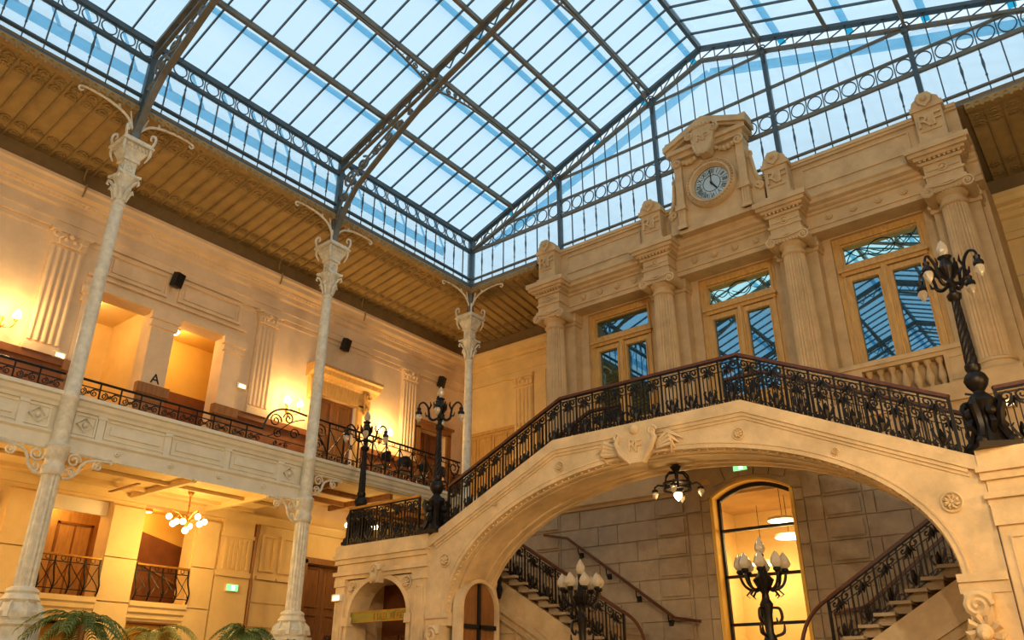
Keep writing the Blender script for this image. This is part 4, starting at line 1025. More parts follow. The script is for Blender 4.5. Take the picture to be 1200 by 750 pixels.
for r in range(9):
    z1,z0 = rows[r],rows[r+1]
    for u0,u1 in SL+SR: block(u0,u1,z0,z1,.075,True)
    cuts = [-11.52,-10.94,-9.39,-8.87] if r % 2 == 0 else [-11.52,-10.43,-9.9,-8.87]
    cutr = [2*WX-c for c in cuts][::-1]
    if r % 2 == 1: cutr = [2*WX+8.87,-4.1+.0,-2.7,2*WX+11.52]
    else: cutr = [2*WX+8.87,-3.5,-1.95,2*WX+11.52]
    for cc in (cuts,cutr):
        for a,c in zip(cc[:-1],cc[1:]): block(a,c,z0,z1,.03)
    block(-14.1,-12.28,z0,z1,.03); block(2*WX+12.28,.9,z0,z1,.03)
    for s in (-1,1):
        a,c = (WX-1.49,WX-1.14) if s < 0 else (WX+1.14,WX+1.49)
        if z0 > 5.0: continue
        block(a,c,z0,z1,.02)
# voussoirs and the arch of the window
def seg(u,rise=.30,half=1.14,top=5.83): return top-rise*((u-WX)/half)**2
for k in range(7):
    a0 = -1.49+2.98*k/7; a1 = a0+2.98/7
    if k in (0,6):
        continue
    b = B(); pts = [(WX+a0*.76+.01,seg(WX+a0*.76)),(WX+a1*.76-.01,seg(WX+a1*.76)),(WX+a1*.95-.01,6.05+.12),(WX+a0*.95+.01,6.05+.12)]
    RW.poly(b,pts,.05,.1); b.obj('stone_block','grey',rust)
w8 = sroot('window_8')
gl = [(WX-.9,1.95)]+[(WX+.9,1.95)]
# moulded surround
b = B(); n = 16; zt = lambda u,o: 5.72+o-.3*((u-WX)/.9)**2
RW.box(b,WX-.93,WX-.86,1.9,5.44,-.4,.045); RW.box(b,WX+.86,WX+.93,1.9,5.44,-.4,.045)
for k in range(n): u0 = WX-.9+1.8*k/n; u1 = WX-.9+1.8*(k+1)/n; RW.poly(b,[(u0,zt(u0,0)),(u1,zt(u1,0)),(u1,zt(u1,.05)),(u0,zt(u0,.05))],-.4,.045)
b.obj('window_reveal','amber',w8); b = B()
for r in range(9):
    for s in (-1,1): block(WX-1.14 if s < 0 else WX+.93,WX-.93 if s < 0 else WX+1.14,rows[r+1],rows[r] if r else 5.42,.04)

for k in range(n):
    u0 = WX-1.14+2.28*k/n; u1 = WX-1.14+2.28*(k+1)/n
    cl = lambda u: max(WX-.9,min(WX+.9,u))
    RW.poly(b,[(u0,zt(cl(u0),.05) if abs(u0-WX) < .9 else 5.42),(u1,zt(cl(u1),.05) if abs(u1-WX) < .9 else 5.42),(u1,5.92),(u0,5.92)],-.35,.04)
b.obj('window_arch','grey',w8)
b = B()
for z in (2.85,3.8,4.76): RW.box(b,WX-.86,WX+.86,z-.03,z+.03,-.28,-.2)
RW.box(b,WX-.86,WX-.8,1.9,5.45,-.28,-.2); RW.box(b,WX+.8,WX+.86,1.9,5.45,-.28,-.2); RW.box(b,WX-.86,WX+.86,1.9,2.0,-.28,-.2)
for k in range(n):
    u0 = WX-.86+1.72*k/n; u1 = WX-.86+1.72*(k+1)/n; RW.poly(b,[(u0,zt(u0,-.09)),(u1,zt(u1,-.09)),(u1,zt(u1,0.0)),(u0,zt(u0,0.0))],-.28,-.2)
b.obj('window_frame','dark',w8)
for z0,z1 in ((2.0,2.82),(2.88,3.77),(3.83,4.73)):
    b = B(); RW.box(b,WX-.8,WX+.8,z0,z1,-.245,-.235); b.obj('pane','clear',w8)
b = B(); RW.poly(b,[(WX-.8,4.79),(WX+.8,4.79)]+[(WX+.8-1.6*k/n,zt(WX+.8-1.6*k/n,-.09)) for k in range(n+1)],-.245,-.235); b.obj('pane','clear',w8)
# lit office behind
of = B(); of.box(-8.4,-4.2,19.9,20.0,0,6.0).box(-8.5,-8.4,16.96,20,0,6.0).box(-4.2,-4.1,16.96,20,0,6.0).box(-8.5,-4.1,16.96,20,5.85,5.95).box(-8.5,-4.1,16.96,20,1.7,1.8); of = struct(of,'wall_office','yplaster')
b = B(); b.box(-6.9,-6.0,19.86,19.9,1.8,3.9); Face('y',19.86,-1).frame(b,-6.85,-6.05,1.9,3.8,.06,0,.03); b.obj('office_door','white2',of)
b = B(); b.box(-8.3,-7.6,19.87,19.9,3.6,3.72); b.obj('office_vent','dark',of)
for k,(x,y,z) in enumerate(((-6.35,17.6,5.0),(-6.5,18.3,4.75),(-7.45,19.0,4.33))):
    t = thing('disc_lamp',['flat glowing disc pendant hung nearest the arched window','flat glowing disc pendant hung in the middle of the lit office','flat glowing disc pendant hung at the back of the lit office'][k],'lamp',(x,y,z))
    B().lathe([(.3,.06),(.32,.03),(.32,0)],(x,y,z),24).obj('rim','white2',t); B().lathe([(.3,0),(.29,-.015)],(x,y,z),24).obj('diffuser','bulb2',t); B().tube([(x,y,z+.06),(x,y,5.86)],.008,4).obj('cord','dark',t)
    lamp('bulb',(x,y,z-.12),75,(1,.74,.36),.25,t)

# ================================================================== STAIRCASE
XB = -6.53; HB = 4.47; RB = 2.32; ZSP = 2.95; YF0 = 11.89; YF1 = 13.15
KT = [(-11.5,4.40),(-11.34,4.47),(-8.38,5.85),(-4.68,5.85),(-1.72,4.47),(-1.56,4.40)]
ell = lambda t,o=0: (XB+(HB+o)*math.cos(t),ZSP+(RB+o)*math.sin(t))
stair = thing('grand_staircase','pale stone double staircase bridging over a wide flat arch','staircase',(XB,12.8,0))
NE = 48
b = B(); top = [(x,z-.2) for x,z in KT]
pol = [(-11.5,2.95)]+top+[(-1.56,2.95)]+[ell(PI*k/NE) for k in range(NE+1)]
# front and back walls as strips so that the curved edge stays clean
def arch_wall(b,y0,y1):
    def topz(x):
        for (xa,za),(xb,zb) in zip(top[:-1],top[1:]):
            if xa <= x <= xb: return za+(zb-za)*(x-xa)/(xb-xa)
        return top[-1][1]
    xs_ = sorted({round(ell(PI*k/NE)[0],4) for k in range(NE+1)}|{x for x,_ in top[1:-1] if abs(x-XB) < HB})
    for x0,x1 in zip(xs_[:-1],xs_[1:]):
        za = ZSP+RB*math.sqrt(max(0,1-((x0-XB)/HB)**2)); zb = ZSP+RB*math.sqrt(max(0,1-((x1-XB)/HB)**2))
        b.prism([(x0,za),(x1,zb),(x1,topz(x1)),(x0,topz(x0))],'y',y0,y1)
    b.prism([(-11.5,2.95),(XB-HB,2.95),(XB-HB,topz(XB-HB)),(-11.34,top[1][1]),(-11.5,top[0][1])],'y',y0,y1)
    b.prism([(-1.56,2.95),(XB+HB,2.95),(XB+HB,topz(XB+HB)),(-1.72,top[4][1]),(-1.56,top[5][1])],'y',y0,y1)
arch_wall(b,YF0,YF1); b.obj('bridge','cream',stair)
b = B()
for (xa,za),(xb,zb) in zip(KT[1:-2],KT[2:-1]):
    b.prism([(xa,za-.2),(xb,zb-.2),(xb,zb),(xa,za)],'y',YF0-.07,YF0+.3)
b.prism([(-11.5,4.2),(-11.34,4.27),(-11.34,4.47),(-11.5,4.4)],'y',YF0-.07,YF0+.3); b.prism([(-1.56,4.2),(-1.72,4.27),(-1.72,4.47),(-1.56,4.4)],'y',YF0-.07,YF0+.3)
b.obj('kerb','cream',stair)
b = B()
for o0,o1,d in ((.2,.26,.045),(.26,.31,.02)):
    for (xa,za),(xb,zb) in zip(KT[1:-2],KT[2:-1]): b.prism([(xa,za-o1),(xb,zb-o1),(xb,zb-o0),(xa,za-o0)],'y',YF0-d,YF0)
b.obj('kerb_moulding','cream',stair)
def arc_band(o0,o1,y0,y1,name,m='cream',n=40):
    b = B()
    for k in range(n):
        t0,t1 = PI*k/n,PI*(k+1)/n; b.prism([ell(t0,o0),ell(t1,o0),ell(t1,o1),ell(t0,o1)],'y',y0,y1)
    return b.obj(name,m,stair)
arc_band(.0,.07,YF0-.03,YF0,'archivolt'); arc_band(.07,.1,YF0-.045,YF0,'archivolt'); 
# mouldings on the soffit
arc_band(-.035,.0,YF0+.1,YF0+.2,'soffit_rib'); arc_band(-.05,.0,YF0+.24,YF0+.32,'soffit_rib'); arc_band(-.035,0,YF1-.35,YF1-.25,'soffit_rib'); arc_band(-.05,0,YF1-.12,YF1-.02,'soffit_rib')
b = B()
for k in range(90):
    t = PI*(k+.5)/90; x,z = ell(t,-.01); b.ball((x,YF0+.05,z),.024,5,4)
o = b.obj('bead_moulding','cream',stair); o['kind'] = 'stuff'
ST = Face('y',YF0,-1)
for u,z,R in ((-11.06,3.92,.13),(-8.28,5.34,.1),(-9.8,4.85,.05),(-4.8,5.32,.1),(-3.37,4.78,.06),(-2.0,3.87,.14)): rosette(ST,u,z,R,0,'cream',stair)
# cartouche with the RF monogram over the crown
b = B(); X = -6.6
b.prism([(X-.12,5.12),(X-.3,5.35),(X-.33,5.6),(X-.2,5.7),(X+.2,5.7),(X+.33,5.6),(X+.3,5.35),(X+.12,5.12)],'y',YF0-.14,YF0)
for s in (-1,1):
    b.tube([(X+s*.3,YF0-.12,5.66),(X+s*.38,YF0-.14,5.5),(X+s*.28,YF0-.16,5.3),(X+s*.12,YF0-.12,5.12)],[.04,.05,.06,.03],6); b.tube(spiral((X+s*.34,YF0-.14,5.62),.09,.02,0,1.4*s,12),.03,5)
    for k in range(4): b.tube([(X+s*.36,YF0-.05,5.42-.03*k),(X+s*(.62+.02*k),YF0-.11,5.56-.07*k),(X+s*(.86-.08*k),YF0-.04,5.42-.07*k)],[.03,.05,.012],5)
b.ball((X,YF0-.12,5.7),.1,8,5); b.obj('cartouche','cream',stair,True)
inst('letters',text_mesh('R',.3,.02,'cream'),(X-.05,YF0-.15,5.42),stair,(PI/2,0,0)); inst('letters',text_mesh('F',.3,.02,'cream'),(X+.06,YF0-.155,5.39),stair,(PI/2,0,0))
# imposts and scrolled consoles with a lion mask at the arch springing
for s,x0,x1 in ((-1,-11.5,-10.92),(1,-2.14,-1.56)):
    b = B(); b.box(x0,x1,YF0-.05,YF1,2.86,2.96); b.box(x0,x1-.0,YF0-.02,YF1,2.72,2.86); b.obj('impost','cream',stair)
    xi = x1 if s < 0 else x0; xo = x0 if s < 0 else x1
    b = B(); b.box(min(xo,xi+s*.12),max(xo,xi+s*.12),YF0,YF1,0,2.72); b.obj('leg','cream',stair)
    c = xi+s*.22; b = B()
    b.prism([(c-.16,2.72),(c+.16,2.72),(c+.13,2.45),(c+.09,2.05),(c-.09,2.05),(c-.13,2.45)],'y',YF0-.2,YF0+.02)
    b.tube(spiral((c-.02,YF0-.2,2.56),.15,.03,0,1.7,18),.05,5)
    for k in range(9): a = 2*PI*k/9; b.tube([(c+.05*math.cos(a),YF0-.2,2.25+.05*math.sin(a)),(c+.17*math.cos(a+.4),YF0-.24,2.25+.19*math.sin(a+.4)),(c+.2*math.cos(a+.8),YF0-.16,2.2+.24*math.sin(a+.8))],[.03,.06,.02],5)
    b.ball((c,YF0-.28,2.25),.1,8,6); b.ball((c,YF0-.36,2.21),.055,7,5); b.obj('lion_console','cream',stair,True)
# arched glazed door in the flank of the left pier
FL = Face('x',-10.93,1)
b = B(); n = 14; yc = 12.55; hw = .5
for k in range(n):
    t0,t1 = PI*k/n,PI*(k+1)/n
    b.prism([(yc+hw*math.cos(t0),3.05+.48*math.sin(t0)),(yc+hw*math.cos(t1),3.05+.48*math.sin(t1)),(yc+(hw+.07)*math.cos(t1),3.05+.55*math.sin(t1)),(yc+(hw+.07)*math.cos(t0),3.05+.55*math.sin(t0))],'x',-10.9,-10.68)
b.box(-10.9,-10.68,yc-hw-.07,yc-hw,0,3.05); b.box(-10.9,-10.68,yc+hw,yc+hw+.07,0,3.05); b.obj('flank_arch','cream',stair)
b = B(); b.prism([(yc-hw,0),(yc+hw,0)]+[(yc+hw*math.cos(PI*k/n),3.05+.48*math.sin(PI*k/n)) for k in range(n+1)],'x',-10.8,-10.76); b.obj('flank_pane','dwood',stair)
b = B(); b.box(-10.76,-10.7,yc-.03,yc+.03,0,3.5); b.box(-10.76,-10.7,yc-hw,yc+hw,2.68,2.76); b.obj('flank_mullion','dark',stair)
# top slab of the landing, linking bridge and portico
b = B(); b.prism([(YF1,5.45),(16.4,6.5),(16.4,6.93),(16.1,6.93),(YF1,5.85)],'x',-8.3,-4.76); b.obj('landing','cream',stair)

# ---- piers at both ends
def pier(name,label,x0,x1,arch):
    t = thing(name,label,'pier',((x0+x1)/2,12.9,0)); Y1 = 14.05
    b = B(); b.box(x0-.04,x1+.02,YF0-.1,Y1,4.26,4.47); b.box(x0-.08,x1+.03,YF0-.13,Y1,4.18,4.26); b.obj('coping','cream',t)
    b = B(); b.box(x0-.05,x1,YF0-.08,Y1,4.08,4.18); b.box(x0,x1,YF0-.03,Y1,3.92,4.08); b.box(x0-.06,x1+.02,YF0-.1,Y1,3.84,3.92); b.box(x0-.03,x1,YF0-.05,Y1,3.76,3.84); b.obj('cornice','cream',t)
    b = B(); cx = -12.9; hw = .86; n = 20
    if arch:
        PF = Face('y',YF0,-1)
        PF.box(b,x0,cx-hw,0,3.76,-.5,0); PF.box(b,cx+hw,x1,0,3.76,-.5,0)
        for k in range(n):
            ta,tb = PI*k/n,PI*(k+1)/n
            PF.poly(b,[(cx+hw*math.cos(ta),2.98+.74*math.sin(ta)),(cx+hw*math.cos(tb),2.98+.74*math.sin(tb)),(cx+hw*math.cos(tb),3.76),(cx+hw*math.cos(ta),3.76)],-.5,0)
        b.box(x0,x0+.3,YF0+.5,Y1,0,3.8); b.box(x1-.3,x1,YF0+.5,Y1,0,3.8); b.box(x0,x1,YF0,Y1,3.74,3.84)
        b.obj('body','cream',t)
        b = B(); b.box(x0+.3,x1-.3,13.0,13.06,0,3.74); 
        for k in range(4): Face('y',13.0,-1).frame(b,x0+.4+k*.5,x0+.85+k*.5,.3,2.7,.05,0,.03)
        b.obj('inner_door','brown',t)
        b = B()
        for k in range(n): 
            ta,tb = PI*k/n,PI*(k+1)/n
            PF.poly(b,[(cx+hw*math.cos(ta),2.98+.74*math.sin(ta)),(cx+hw*math.cos(tb),2.98+.74*math.sin(tb)),(cx+(hw+.1)*math.cos(tb),2.98+.84*math.sin(tb)),(cx+(hw+.1)*math.cos(ta),2.98+.84*math.sin(ta))],0,.03)
        for s in (-1,1): PF.box(b,cx+s*(hw+.06)-.09,cx+s*(hw+.06)+.09,2.82,3.0,-.1,.06); PF.box(b,cx+s*(hw+.06)-.05,cx+s*(hw+.06)+.05,0,2.82,0,.03)
        b.obj('archivolt','cream',t)
        for s in (-1,1): rosette(PF,cx+s*.82,3.58,.13,0.01,'cream',t)
        b = B(); b.prism([(cx-.16,3.98),(cx+.16,3.98),(cx+.12,3.62),(cx-.12,3.62)],'y',YF0-.16,YF0); b.tube(spiral((cx,YF0-.16,3.86),.14,.03,0,1.5,14),.05,5); b.ball((cx,YF0-.17,3.72),.1,8,5); b.obj('keystone','cream',t,True)
        for u0,u1 in ((x0+.02,x0+.3),(x1-.36,x1-.04)):
            b = B(); PF.box(b,u0,u1,0,3.76,0,.05); PF.frame(b,u0+.06,u1-.06,.3,3.5,.025,.05,.065); PF.box(b,u0-.03,u1+.03,3.62,3.76,0,.08); b.obj('pilaster','cream',t)
    else:
        b.box(x0,x1,YF0,Y1,0,3.8); b.obj('body','cream',t); PF = Face('y',YF0,-1)
        b = B(); PF.box(b,x0+.02,x0+.62,0,3.5,0,.06); PF.frame(b,x0+.12,x0+.52,.3,3.38,.03,.06,.08); PF.box(b,x0-.01,x0+.65,3.5,3.76,0,.1); PF.box(b,x0+.7,x1,3.5,3.76,0,.05); b.obj('pilaster','cream',t)
        b = B(); PF.frame(b,x0+.85,x1-.3,.3,3.3,.05,0,.04); b.obj('panel','cream',t)
    return t
pl = pier('stair_pier','stone stair pier pierced by an arched doorway with a brass sign',-14.22,-11.5,True)
prr = pier('stair_pier','stone stair pier with a panelled pilaster below the tall lamp post',-1.55,1.3,False)
t = thing('sign','brass lettered sign board across the arched doorway of the pier','sign',(-12.9,11.95,2.98))
b = B(); b.box(-13.76,-12.02,11.93,11.98,2.88,3.1); b.obj('board','brass',t)
b = B(); Face('y',11.93,-1).frame(b,-13.76,-12.02,2.88,3.1,.015,0,.01); b.obj('border','gold',t)
b = B(); random.seed(3); x = -13.03
while x < -12.14:
    k = random.choice((0,1,2))
    b.box(x,x+.014,11.915,11.93,2.93,3.05)
    if k != 0: b.box(x,x+.05,11.915,11.93,3.036,3.05)
    if k == 1: b.box(x+.045,x+.059,11.915,11.93,2.93,3.05)
    if k == 2: b.box(x,x+.05,11.915,11.93,2.93,2.944); b.box(x,x+.04,11.915,11.93,2.985,2.998)
    x += .085 if random.random() < .85 else .15
o = b.obj('raised_lettering','gold',t); o['kind'] = 'stuff'

# ---- lower flights (they run back inwards under the bridge)
def lower_flight(s,label):
    mx = lambda x: x if s < 0 else 2*XB-x
    t = thing('lower_flight',label,'stairs',(mx(-10),15.2,0)); n = 15; x0 = -12.15; run = .265; rise = .163; z0 = 4.36
    for k in range(n):
        xa = x0+run*k; z = z0-rise*k
        b = B(); b.box(mx(xa-.04),mx(xa+run+.02),14.1,16.46,z-.05,z); b.box(mx(xa),mx(xa+run),14.26,16.46,z-rise-.02,z-.05)
        b.obj('step','grey',t)
    b = B(); xe = x0+run*n
    b.prism([(mx(x0-2.0),0),(mx(xe),0),(mx(xe),z0-rise*n-.1),(mx(x0),z0-.22),(mx(x0-2.0),z0-.22)],'y',14.24,14.4); b.obj('string_wall','cream',t)
    b = B(); b.bar((mx(x0-.3),14.21,z0-.62),(mx(xe),14.21,z0-rise*n-.62),.07,.1); b.bar((mx(x0-.3),14.21,z0-.82),(mx(xe),14.21,z0-rise*n-.82),.05,.05); b.obj('string_moulding','cream',t)
    b = B()
    for k in range(3): Face('y',14.24,-1).frame(b,min(mx(-11.9+k*.95),mx(-11.1+k*.95)),max(mx(-11.9+k*.95),mx(-11.1+k*.95)),1.2,2.75-k*.5,.04,0,.03)
    b.obj('string_panel','cream',t)
    b = B(); b.box(mx(x0-2.0),mx(x0),14.42,16.46,4.1,4.34); b.obj('side_landing','cream',t)
    return t
lower_flight(-1,'lower stone stair flight with a wall handrail, rising to the pier with the arched doorway'); lower_flight(1,'lower stone stair flight passing in front of the lit arched window')
b = B(); b.box(-8.15,-4.9,14.42,16.46,0,1.9); 
for k in range(11): b.box(-7.6,-5.5,14.42-.26*(k+1),14.42-.26*k,0,1.92-.175*(k+1))
tag(b.obj('central_flight','cream'),'central flight of stone steps rising to the lit arched window','stairs')

# ---- wrought iron railings
def unit_meshes(w,sl,h):
    b = B()
    hv = lambda u,z: (u,0,z+sl*u)
    b.bar(hv(0,.02),hv(0,h-.03),.028,.028)
    for f in (.2,.4,.6,.8): b.bar(hv(w*f,.04),hv(w*f,h*.72),.016,.016)
    bars = b.mesh('baluster','black')
    b = B(); q = lambda pts: [hv(p[0],p[2]) for p in pts]
    R = w*.24; lo = B()
    lo.bar(hv(0,.12),hv(w,.12),.012,.012); b.bar(hv(0,h*.72),hv(w,h*.72),.014,.014)
    for s in (-1,1):
        b.tube(q(spiral((w*.5+s*w*.24,0,h*.82),R*.9,.015,-PI/2,-1.4*s,12)),.016,4)
        b.tube(q([(w*.5+s*w*.25,0,h*.66),(w*.5+s*w*.12,0,h*.72),(w*.5+s*w*.05,0,h*.86)]),[.012,.034,.012],4)
        lo.tube(q(spiral((w*.5+s*w*.3,0,.1),R*.7,.012,PI,-1.2*s,10)),.014,4)
        lo.tube(q([(w*.5,0,.1),(w*.5+s*w*.2,0,.2),(w*.5+s*w*.3,0,.3),(w*.5+s*w*.2,0,.34)]),[.016,.028,.024,.01],4)
    lo.tube(q([(w*.5,0,.1),(w*.5,0,.22),(w*.5,0,.34)]),[.02,.05,.012],5)
    b.tube(q([(w*.5,0,h*.62),(w*.5,0,h*.72),(w*.5,0,h*.82)]),[.006,.035,.006],5)
    orn = b.mesh('top_ornament','black'); low = lo.mesh('bottom_ornament','black')
    return bars,orn,low
def rail_run(t,pts,y,h,unit=.36,wood=True):
    for (xa,za),(xb,zb) in zip(pts[:-1],pts[1:]):
        L = abs(xb-xa); n = max(1,round(L/unit)); w = (xb-xa)/n; sl = (zb-za)/(xb-xa)
        bars,orn,low = unit_meshes(w,sl,h)
        for k in range(n):
            inst('baluster',bars,(xa+w*k,y,za+sl*w*k),t); inst('top_ornament',orn,(xa+w*k,y,za+sl*w*k),t); inst('bottom_ornament',low,(xa+w*k,y,za+sl*w*k),t)
        B().bar((xa,y,za+.05),(xb,y,zb+.05),.02,.02).obj('bottom_rail','black',t)
        B().bar((xa,y,za+h-.1),(xb,y,zb+h-.1),.015,.015).obj('top_bar','black',t)
    for nm,w,hh,dz,m in (('rail_flat','black' and .045,.02,-.045,'black'),('handrail',.075,.05,-.01,'rail' if wood else 'gold')):
        b = B()
        for (xa,za),(xb,zb) in zip(pts[:-1],pts[1:]): b.bar((xa,y,za+h+dz),(xb,y,zb+h+dz),w,hh)
        if nm == 'handrail':
            for x,z in pts: b.ball((x,y,z+h+dz),.036,6,4)
        b.obj(nm,m,t)
    for x,z in (pts[0],pts[-1]): B().box(x-.022,x+.022,y-.022,y+.022,z,z+h-.03).obj('newel','black',t)
t = thing('stair_railing','black wrought iron stair railing with a wooden handrail along the edge over the arch','railing',(XB,12.05,4.47))
rail_run(t,[(-11.15,4.555),(-8.32,5.85),(-4.72,5.85),(-1.78,4.47)],12.03,.87)
for s,x in ((-1,-11.2),(1,-1.72)):
    b = B(); b.tube(spiral((x+s*.16,12.03,5.12),.2,.03,PI/2 if s > 0 else PI/2,-1.3*s,16),.017,5); b.tube(spiral((x+s*.13,12.03,4.72),.15,.03,-PI/2,1.3*s,16),.017,5); b.obj('end_scroll','black',t,True)
t = thing('stair_railing','black wrought iron inner railing of the flight climbing from the doorway pier','railing',(-9.5,13.03,4.6)); rail_run(t,[(-11.2,4.5),(-8.3,5.85),(-7.6,5.85)],13.03,.87)
b = B(); b.tube(spiral((-7.45,13.03,6.45),.2,.03,PI/2,-1.3,16),.017,5); b.obj('end_scroll','black',t)
t = thing('stair_railing','black wrought iron inner railing of the flight falling to the lamp post pier','railing',(-3.3,13.03,4.6)); rail_run(t,[(-5.4,5.85),(-4.7,5.85),(-1.78,4.48)],13.03,.87)
# pier railings
t = thing('stair_railing','black wrought iron railing with a gilded handrail on top of the doorway pier','railing',(-12.9,12.0,4.47)); rail_run(t,[(-14.12,4.47),(-11.95,4.47)],12.0,.86,.41,False)
b = B(); b.tube(bez((-14.12,12.0,5.3),(-14.2,12.0,5.2),(-14.18,12.0,4.7),(-14.22,12.0,4.5)),.02,5); b.tube(spiral((-14.05,12.0,5.0),.1,.02,0,1.4,12),.015,5)
b.obj('end_scroll','black',t)
def side_rail(t,x,y0,y1):
    bars,orn,low = unit_meshes(.4,0,.86); n = int((y1-y0)/.4)
    for k in range(n):
        inst('baluster',bars,(x,y0+.4*k,4.47),t,(0,0,PI/2)); inst('top_ornament',orn,(x,y0+.4*k,4.47),t,(0,0,PI/2)); inst('bottom_ornament',low,(x,y0+.4*k,4.47),t,(0,0,PI/2))
    B().bar((x,y0,5.31),(x,y1,5.31),.07,.05).obj('handrail','rail',t)
side_rail(t,-14.08,12.05,14.4)
t = thing('stair_railing','black wrought iron railing on the pier right beside the tall lamp post','railing',(0,12.0,4.47)); rail_run(t,[(-1.2,4.47),(1.2,4.47)],12.0,.86,.4)
b = B(); b.tube(spiral((-1.28,12.0,5.05),.13,.02,PI/2,1.4,14),.015,5); b.tube(spiral((-1.27,12.0,4.68),.11,.02,0,-1.4,14),.015,5); b.obj('end_scroll','black',t)
# railings of the lower flights
for s,lb in ((-1,'black wrought iron railing of the lower flight beside the wall handrail'),(1,'black wrought iron railing of the lower flight in front of the lit arched window')):
    mx = lambda x: x if s < 0 else 2*XB-x
    t = thing('stair_railing',lb,'railing',(mx(-10),14.25,3.3))
    rail_run(t,[(mx(-12.1),4.36),(mx(-8.5),2.15)],14.25,.86,.42)
    b = B(); b.tube(bez((mx(-8.5),14.25,3.0),(mx(-8.2),14.25,2.83),(mx(-8.0),14.2,2.6),(mx(-7.98),14.1,2.1)),.034,6); b.obj('handrail','rail',t)
    B().box(mx(-8.0)-.025,mx(-8.0)+.025,14.08,14.13,1.7,2.3).obj('newel','black',t)
    b = B(); b.lathe([(.03,-.5),(.05,-.45),(.09,-.3),(.05,-.2),(.07,-.1),(.04,.0)],(mx(-11.5),14.1,3.9),8); b.obj('newel_drop','black',t,True)
    hr_ = thing('wall_handrail',['dark handrail bracketed to the rusticated wall beside the doorway side stairs','dark handrail bracketed to the rusticated wall beside the lamp post side stairs'][0 if s < 0 else 1],'handrail',(mx(-9.6),16.3,3.6))
    hp = [(mx(-11.9),5.1),(mx(-11.2),4.95),(mx(-8.5),3.02),(mx(-7.9),2.92)]
    b = B()
    for (xa,za),(xb,zb) in zip(hp[:-1],hp[1:]): b.bar((xa,16.34,za),(xb,16.34,zb),.05,.06)
    b.obj('rail','rail',hr_)
    for k in range(4):
        x = -10.9+.75*k; z = 4.95+( -.715)*(x+11.2)
        b = B(); b.tube([(mx(x),16.34,z-.03),(mx(x),16.36,z-.18),(mx(x),16.5,z-.2)],.015,5); b.box(mx(x)-.05,mx(x)+.05,16.46,16.5,z-.26,z-.14); b.obj('bracket','dark',hr_)

# ================================================================== LAMPS
def flame(b,c,r,h,seg=10,down=False):
    prof = [(.02,0),(r*.75,h*.12),(r,h*.32),(r*.85,h*.55),(r*.5,h*.8),(r*.18,h*.95),(.008,h)]
    if down: prof = [(q,-z) for q,z in prof][::-1]
    b.lathe(prof,c,seg,1,.09,3 if not down else -3)
    return b
def lamp_post(label):
    t = thing('lamp_post',label,'lamp post',(0,0,0))
    b = B(); b.box(-.26,.26,-.26,.26,0,.07); b.lathe([(.2,.07),(.17,.15),(.13,.3),(.11,.45),(.16,.58),(.2,.66),(.15,.72),(.1,.78)],(0,0,0),14)
    for k in range(4):
        a = PI*k/2+PI/4; c,s = math.cos(a),math.sin(a)
        b.tube([(r*c,r*s,z) for r,z in ((.29,.08),(.25,.12),(.17,.3),(.2,.5),(.25,.6),(.23,.68),(.17,.64))],[.045,.055,.055,.06,.055,.045,.03],6)
        b.ball((.27*c,.27*s,.1),.07,7,5); b.ball((.2*math.cos(a+PI/4),.2*math.sin(a+PI/4),.5),.075,7,5)
        b.tube([(.12*math.cos(a+PI/4),.12*math.sin(a+PI/4),.2),(.22*math.cos(a+PI/4),.22*math.sin(a+PI/4),.34),(.14*math.cos(a+PI/4),.14*math.sin(a+PI/4),.5)],[.03,.06,.03],5)
    b.obj('base','black',t,True)
    b = B(); b.lathe([(.09,.76),(.07,.82),(.13,.9),(.155,.98),(.13,1.05),(.08,1.1),(.1,1.14),(.1,1.2),(.08,1.22)],(0,0,0),16); b.obj('knob','black',t,True)
    b = B(); b.lathe([(.085-.03*k/20,1.2+1.0*k/20) for k in range(21)],(0,0,0),20,1,.16,5); b.obj('twisted_shaft','black',t)
    b = B(); b.lathe([(.05,2.18),(.09,2.22),(.1,2.28),(.05,2.33),(.045,2.4),(.08,2.44),(.05,2.5),(.05,2.56),(.1,2.66),(.12,2.72),(.08,2.8),(.07,2.86),(.1,2.9),(.04,2.93)],(0,0,0),12)
    for k in range(6):
        a = PI*k/3; b.tube([(.06*math.cos(a),.06*math.sin(a),2.55),(.13*math.cos(a),.13*math.sin(a),2.68),(.15*math.cos(a),.15*math.sin(a),2.82)],[.015,.03,.01],4)
    b.obj('head','black',t,True)
    for k in range(4):
        a = PI*k/2+PI/5; c,s = math.cos(a),math.sin(a)
        b = B(); b.tube(cr([(r*c,r*s,z) for r,z in ((.05,2.46),(.14,2.42),(.22,2.47),(.24,2.58),(.27,2.72),(.36,2.82),(.44,2.79),(.47,2.7))]),rs([.025,.03,.03,.026,.024,.022,.02,.018]),5)
        b.tube([(r*c,r*s,z) for r,z in ((.22,2.5),(.3,2.52),(.32,2.6))],[.02,.022,.008],4); b.tube([(r*c,r*s,z) for r,z in ((.24,2.66),(.2,2.76),(.22,2.84))],[.016,.02,.006],4)
        b.lathe([(.02,2.72),(.05,2.69),(.04,2.64),(.07,2.6),(.075,2.57),(.06,2.55)],(.46*c,.46*s,0),8); arm = b.obj('arm','black',t,True)
        b = B(); flame(b,(.46*c,.46*s,2.57),.075,.2,10,True); b.obj('globe','globe',arm,True)
    b = B(); flame(b,(0,0,2.92),.085,.26); b.obj('globe','globe',t,True)
    return t
lp = lamp_post('tall black lamp post on the doorway pier beside the foot of the bridge railing'); lp.location = (-11.47,12.0,4.47)
dup(lp,(-1.38,11.95,4.47),'tall black lamp post on the pier in front of the last stone column',.5)
dup(lp,(-14.17,12.32,4.55),'tall black lamp post standing behind the gilded pier railing close to the gallery',.2)
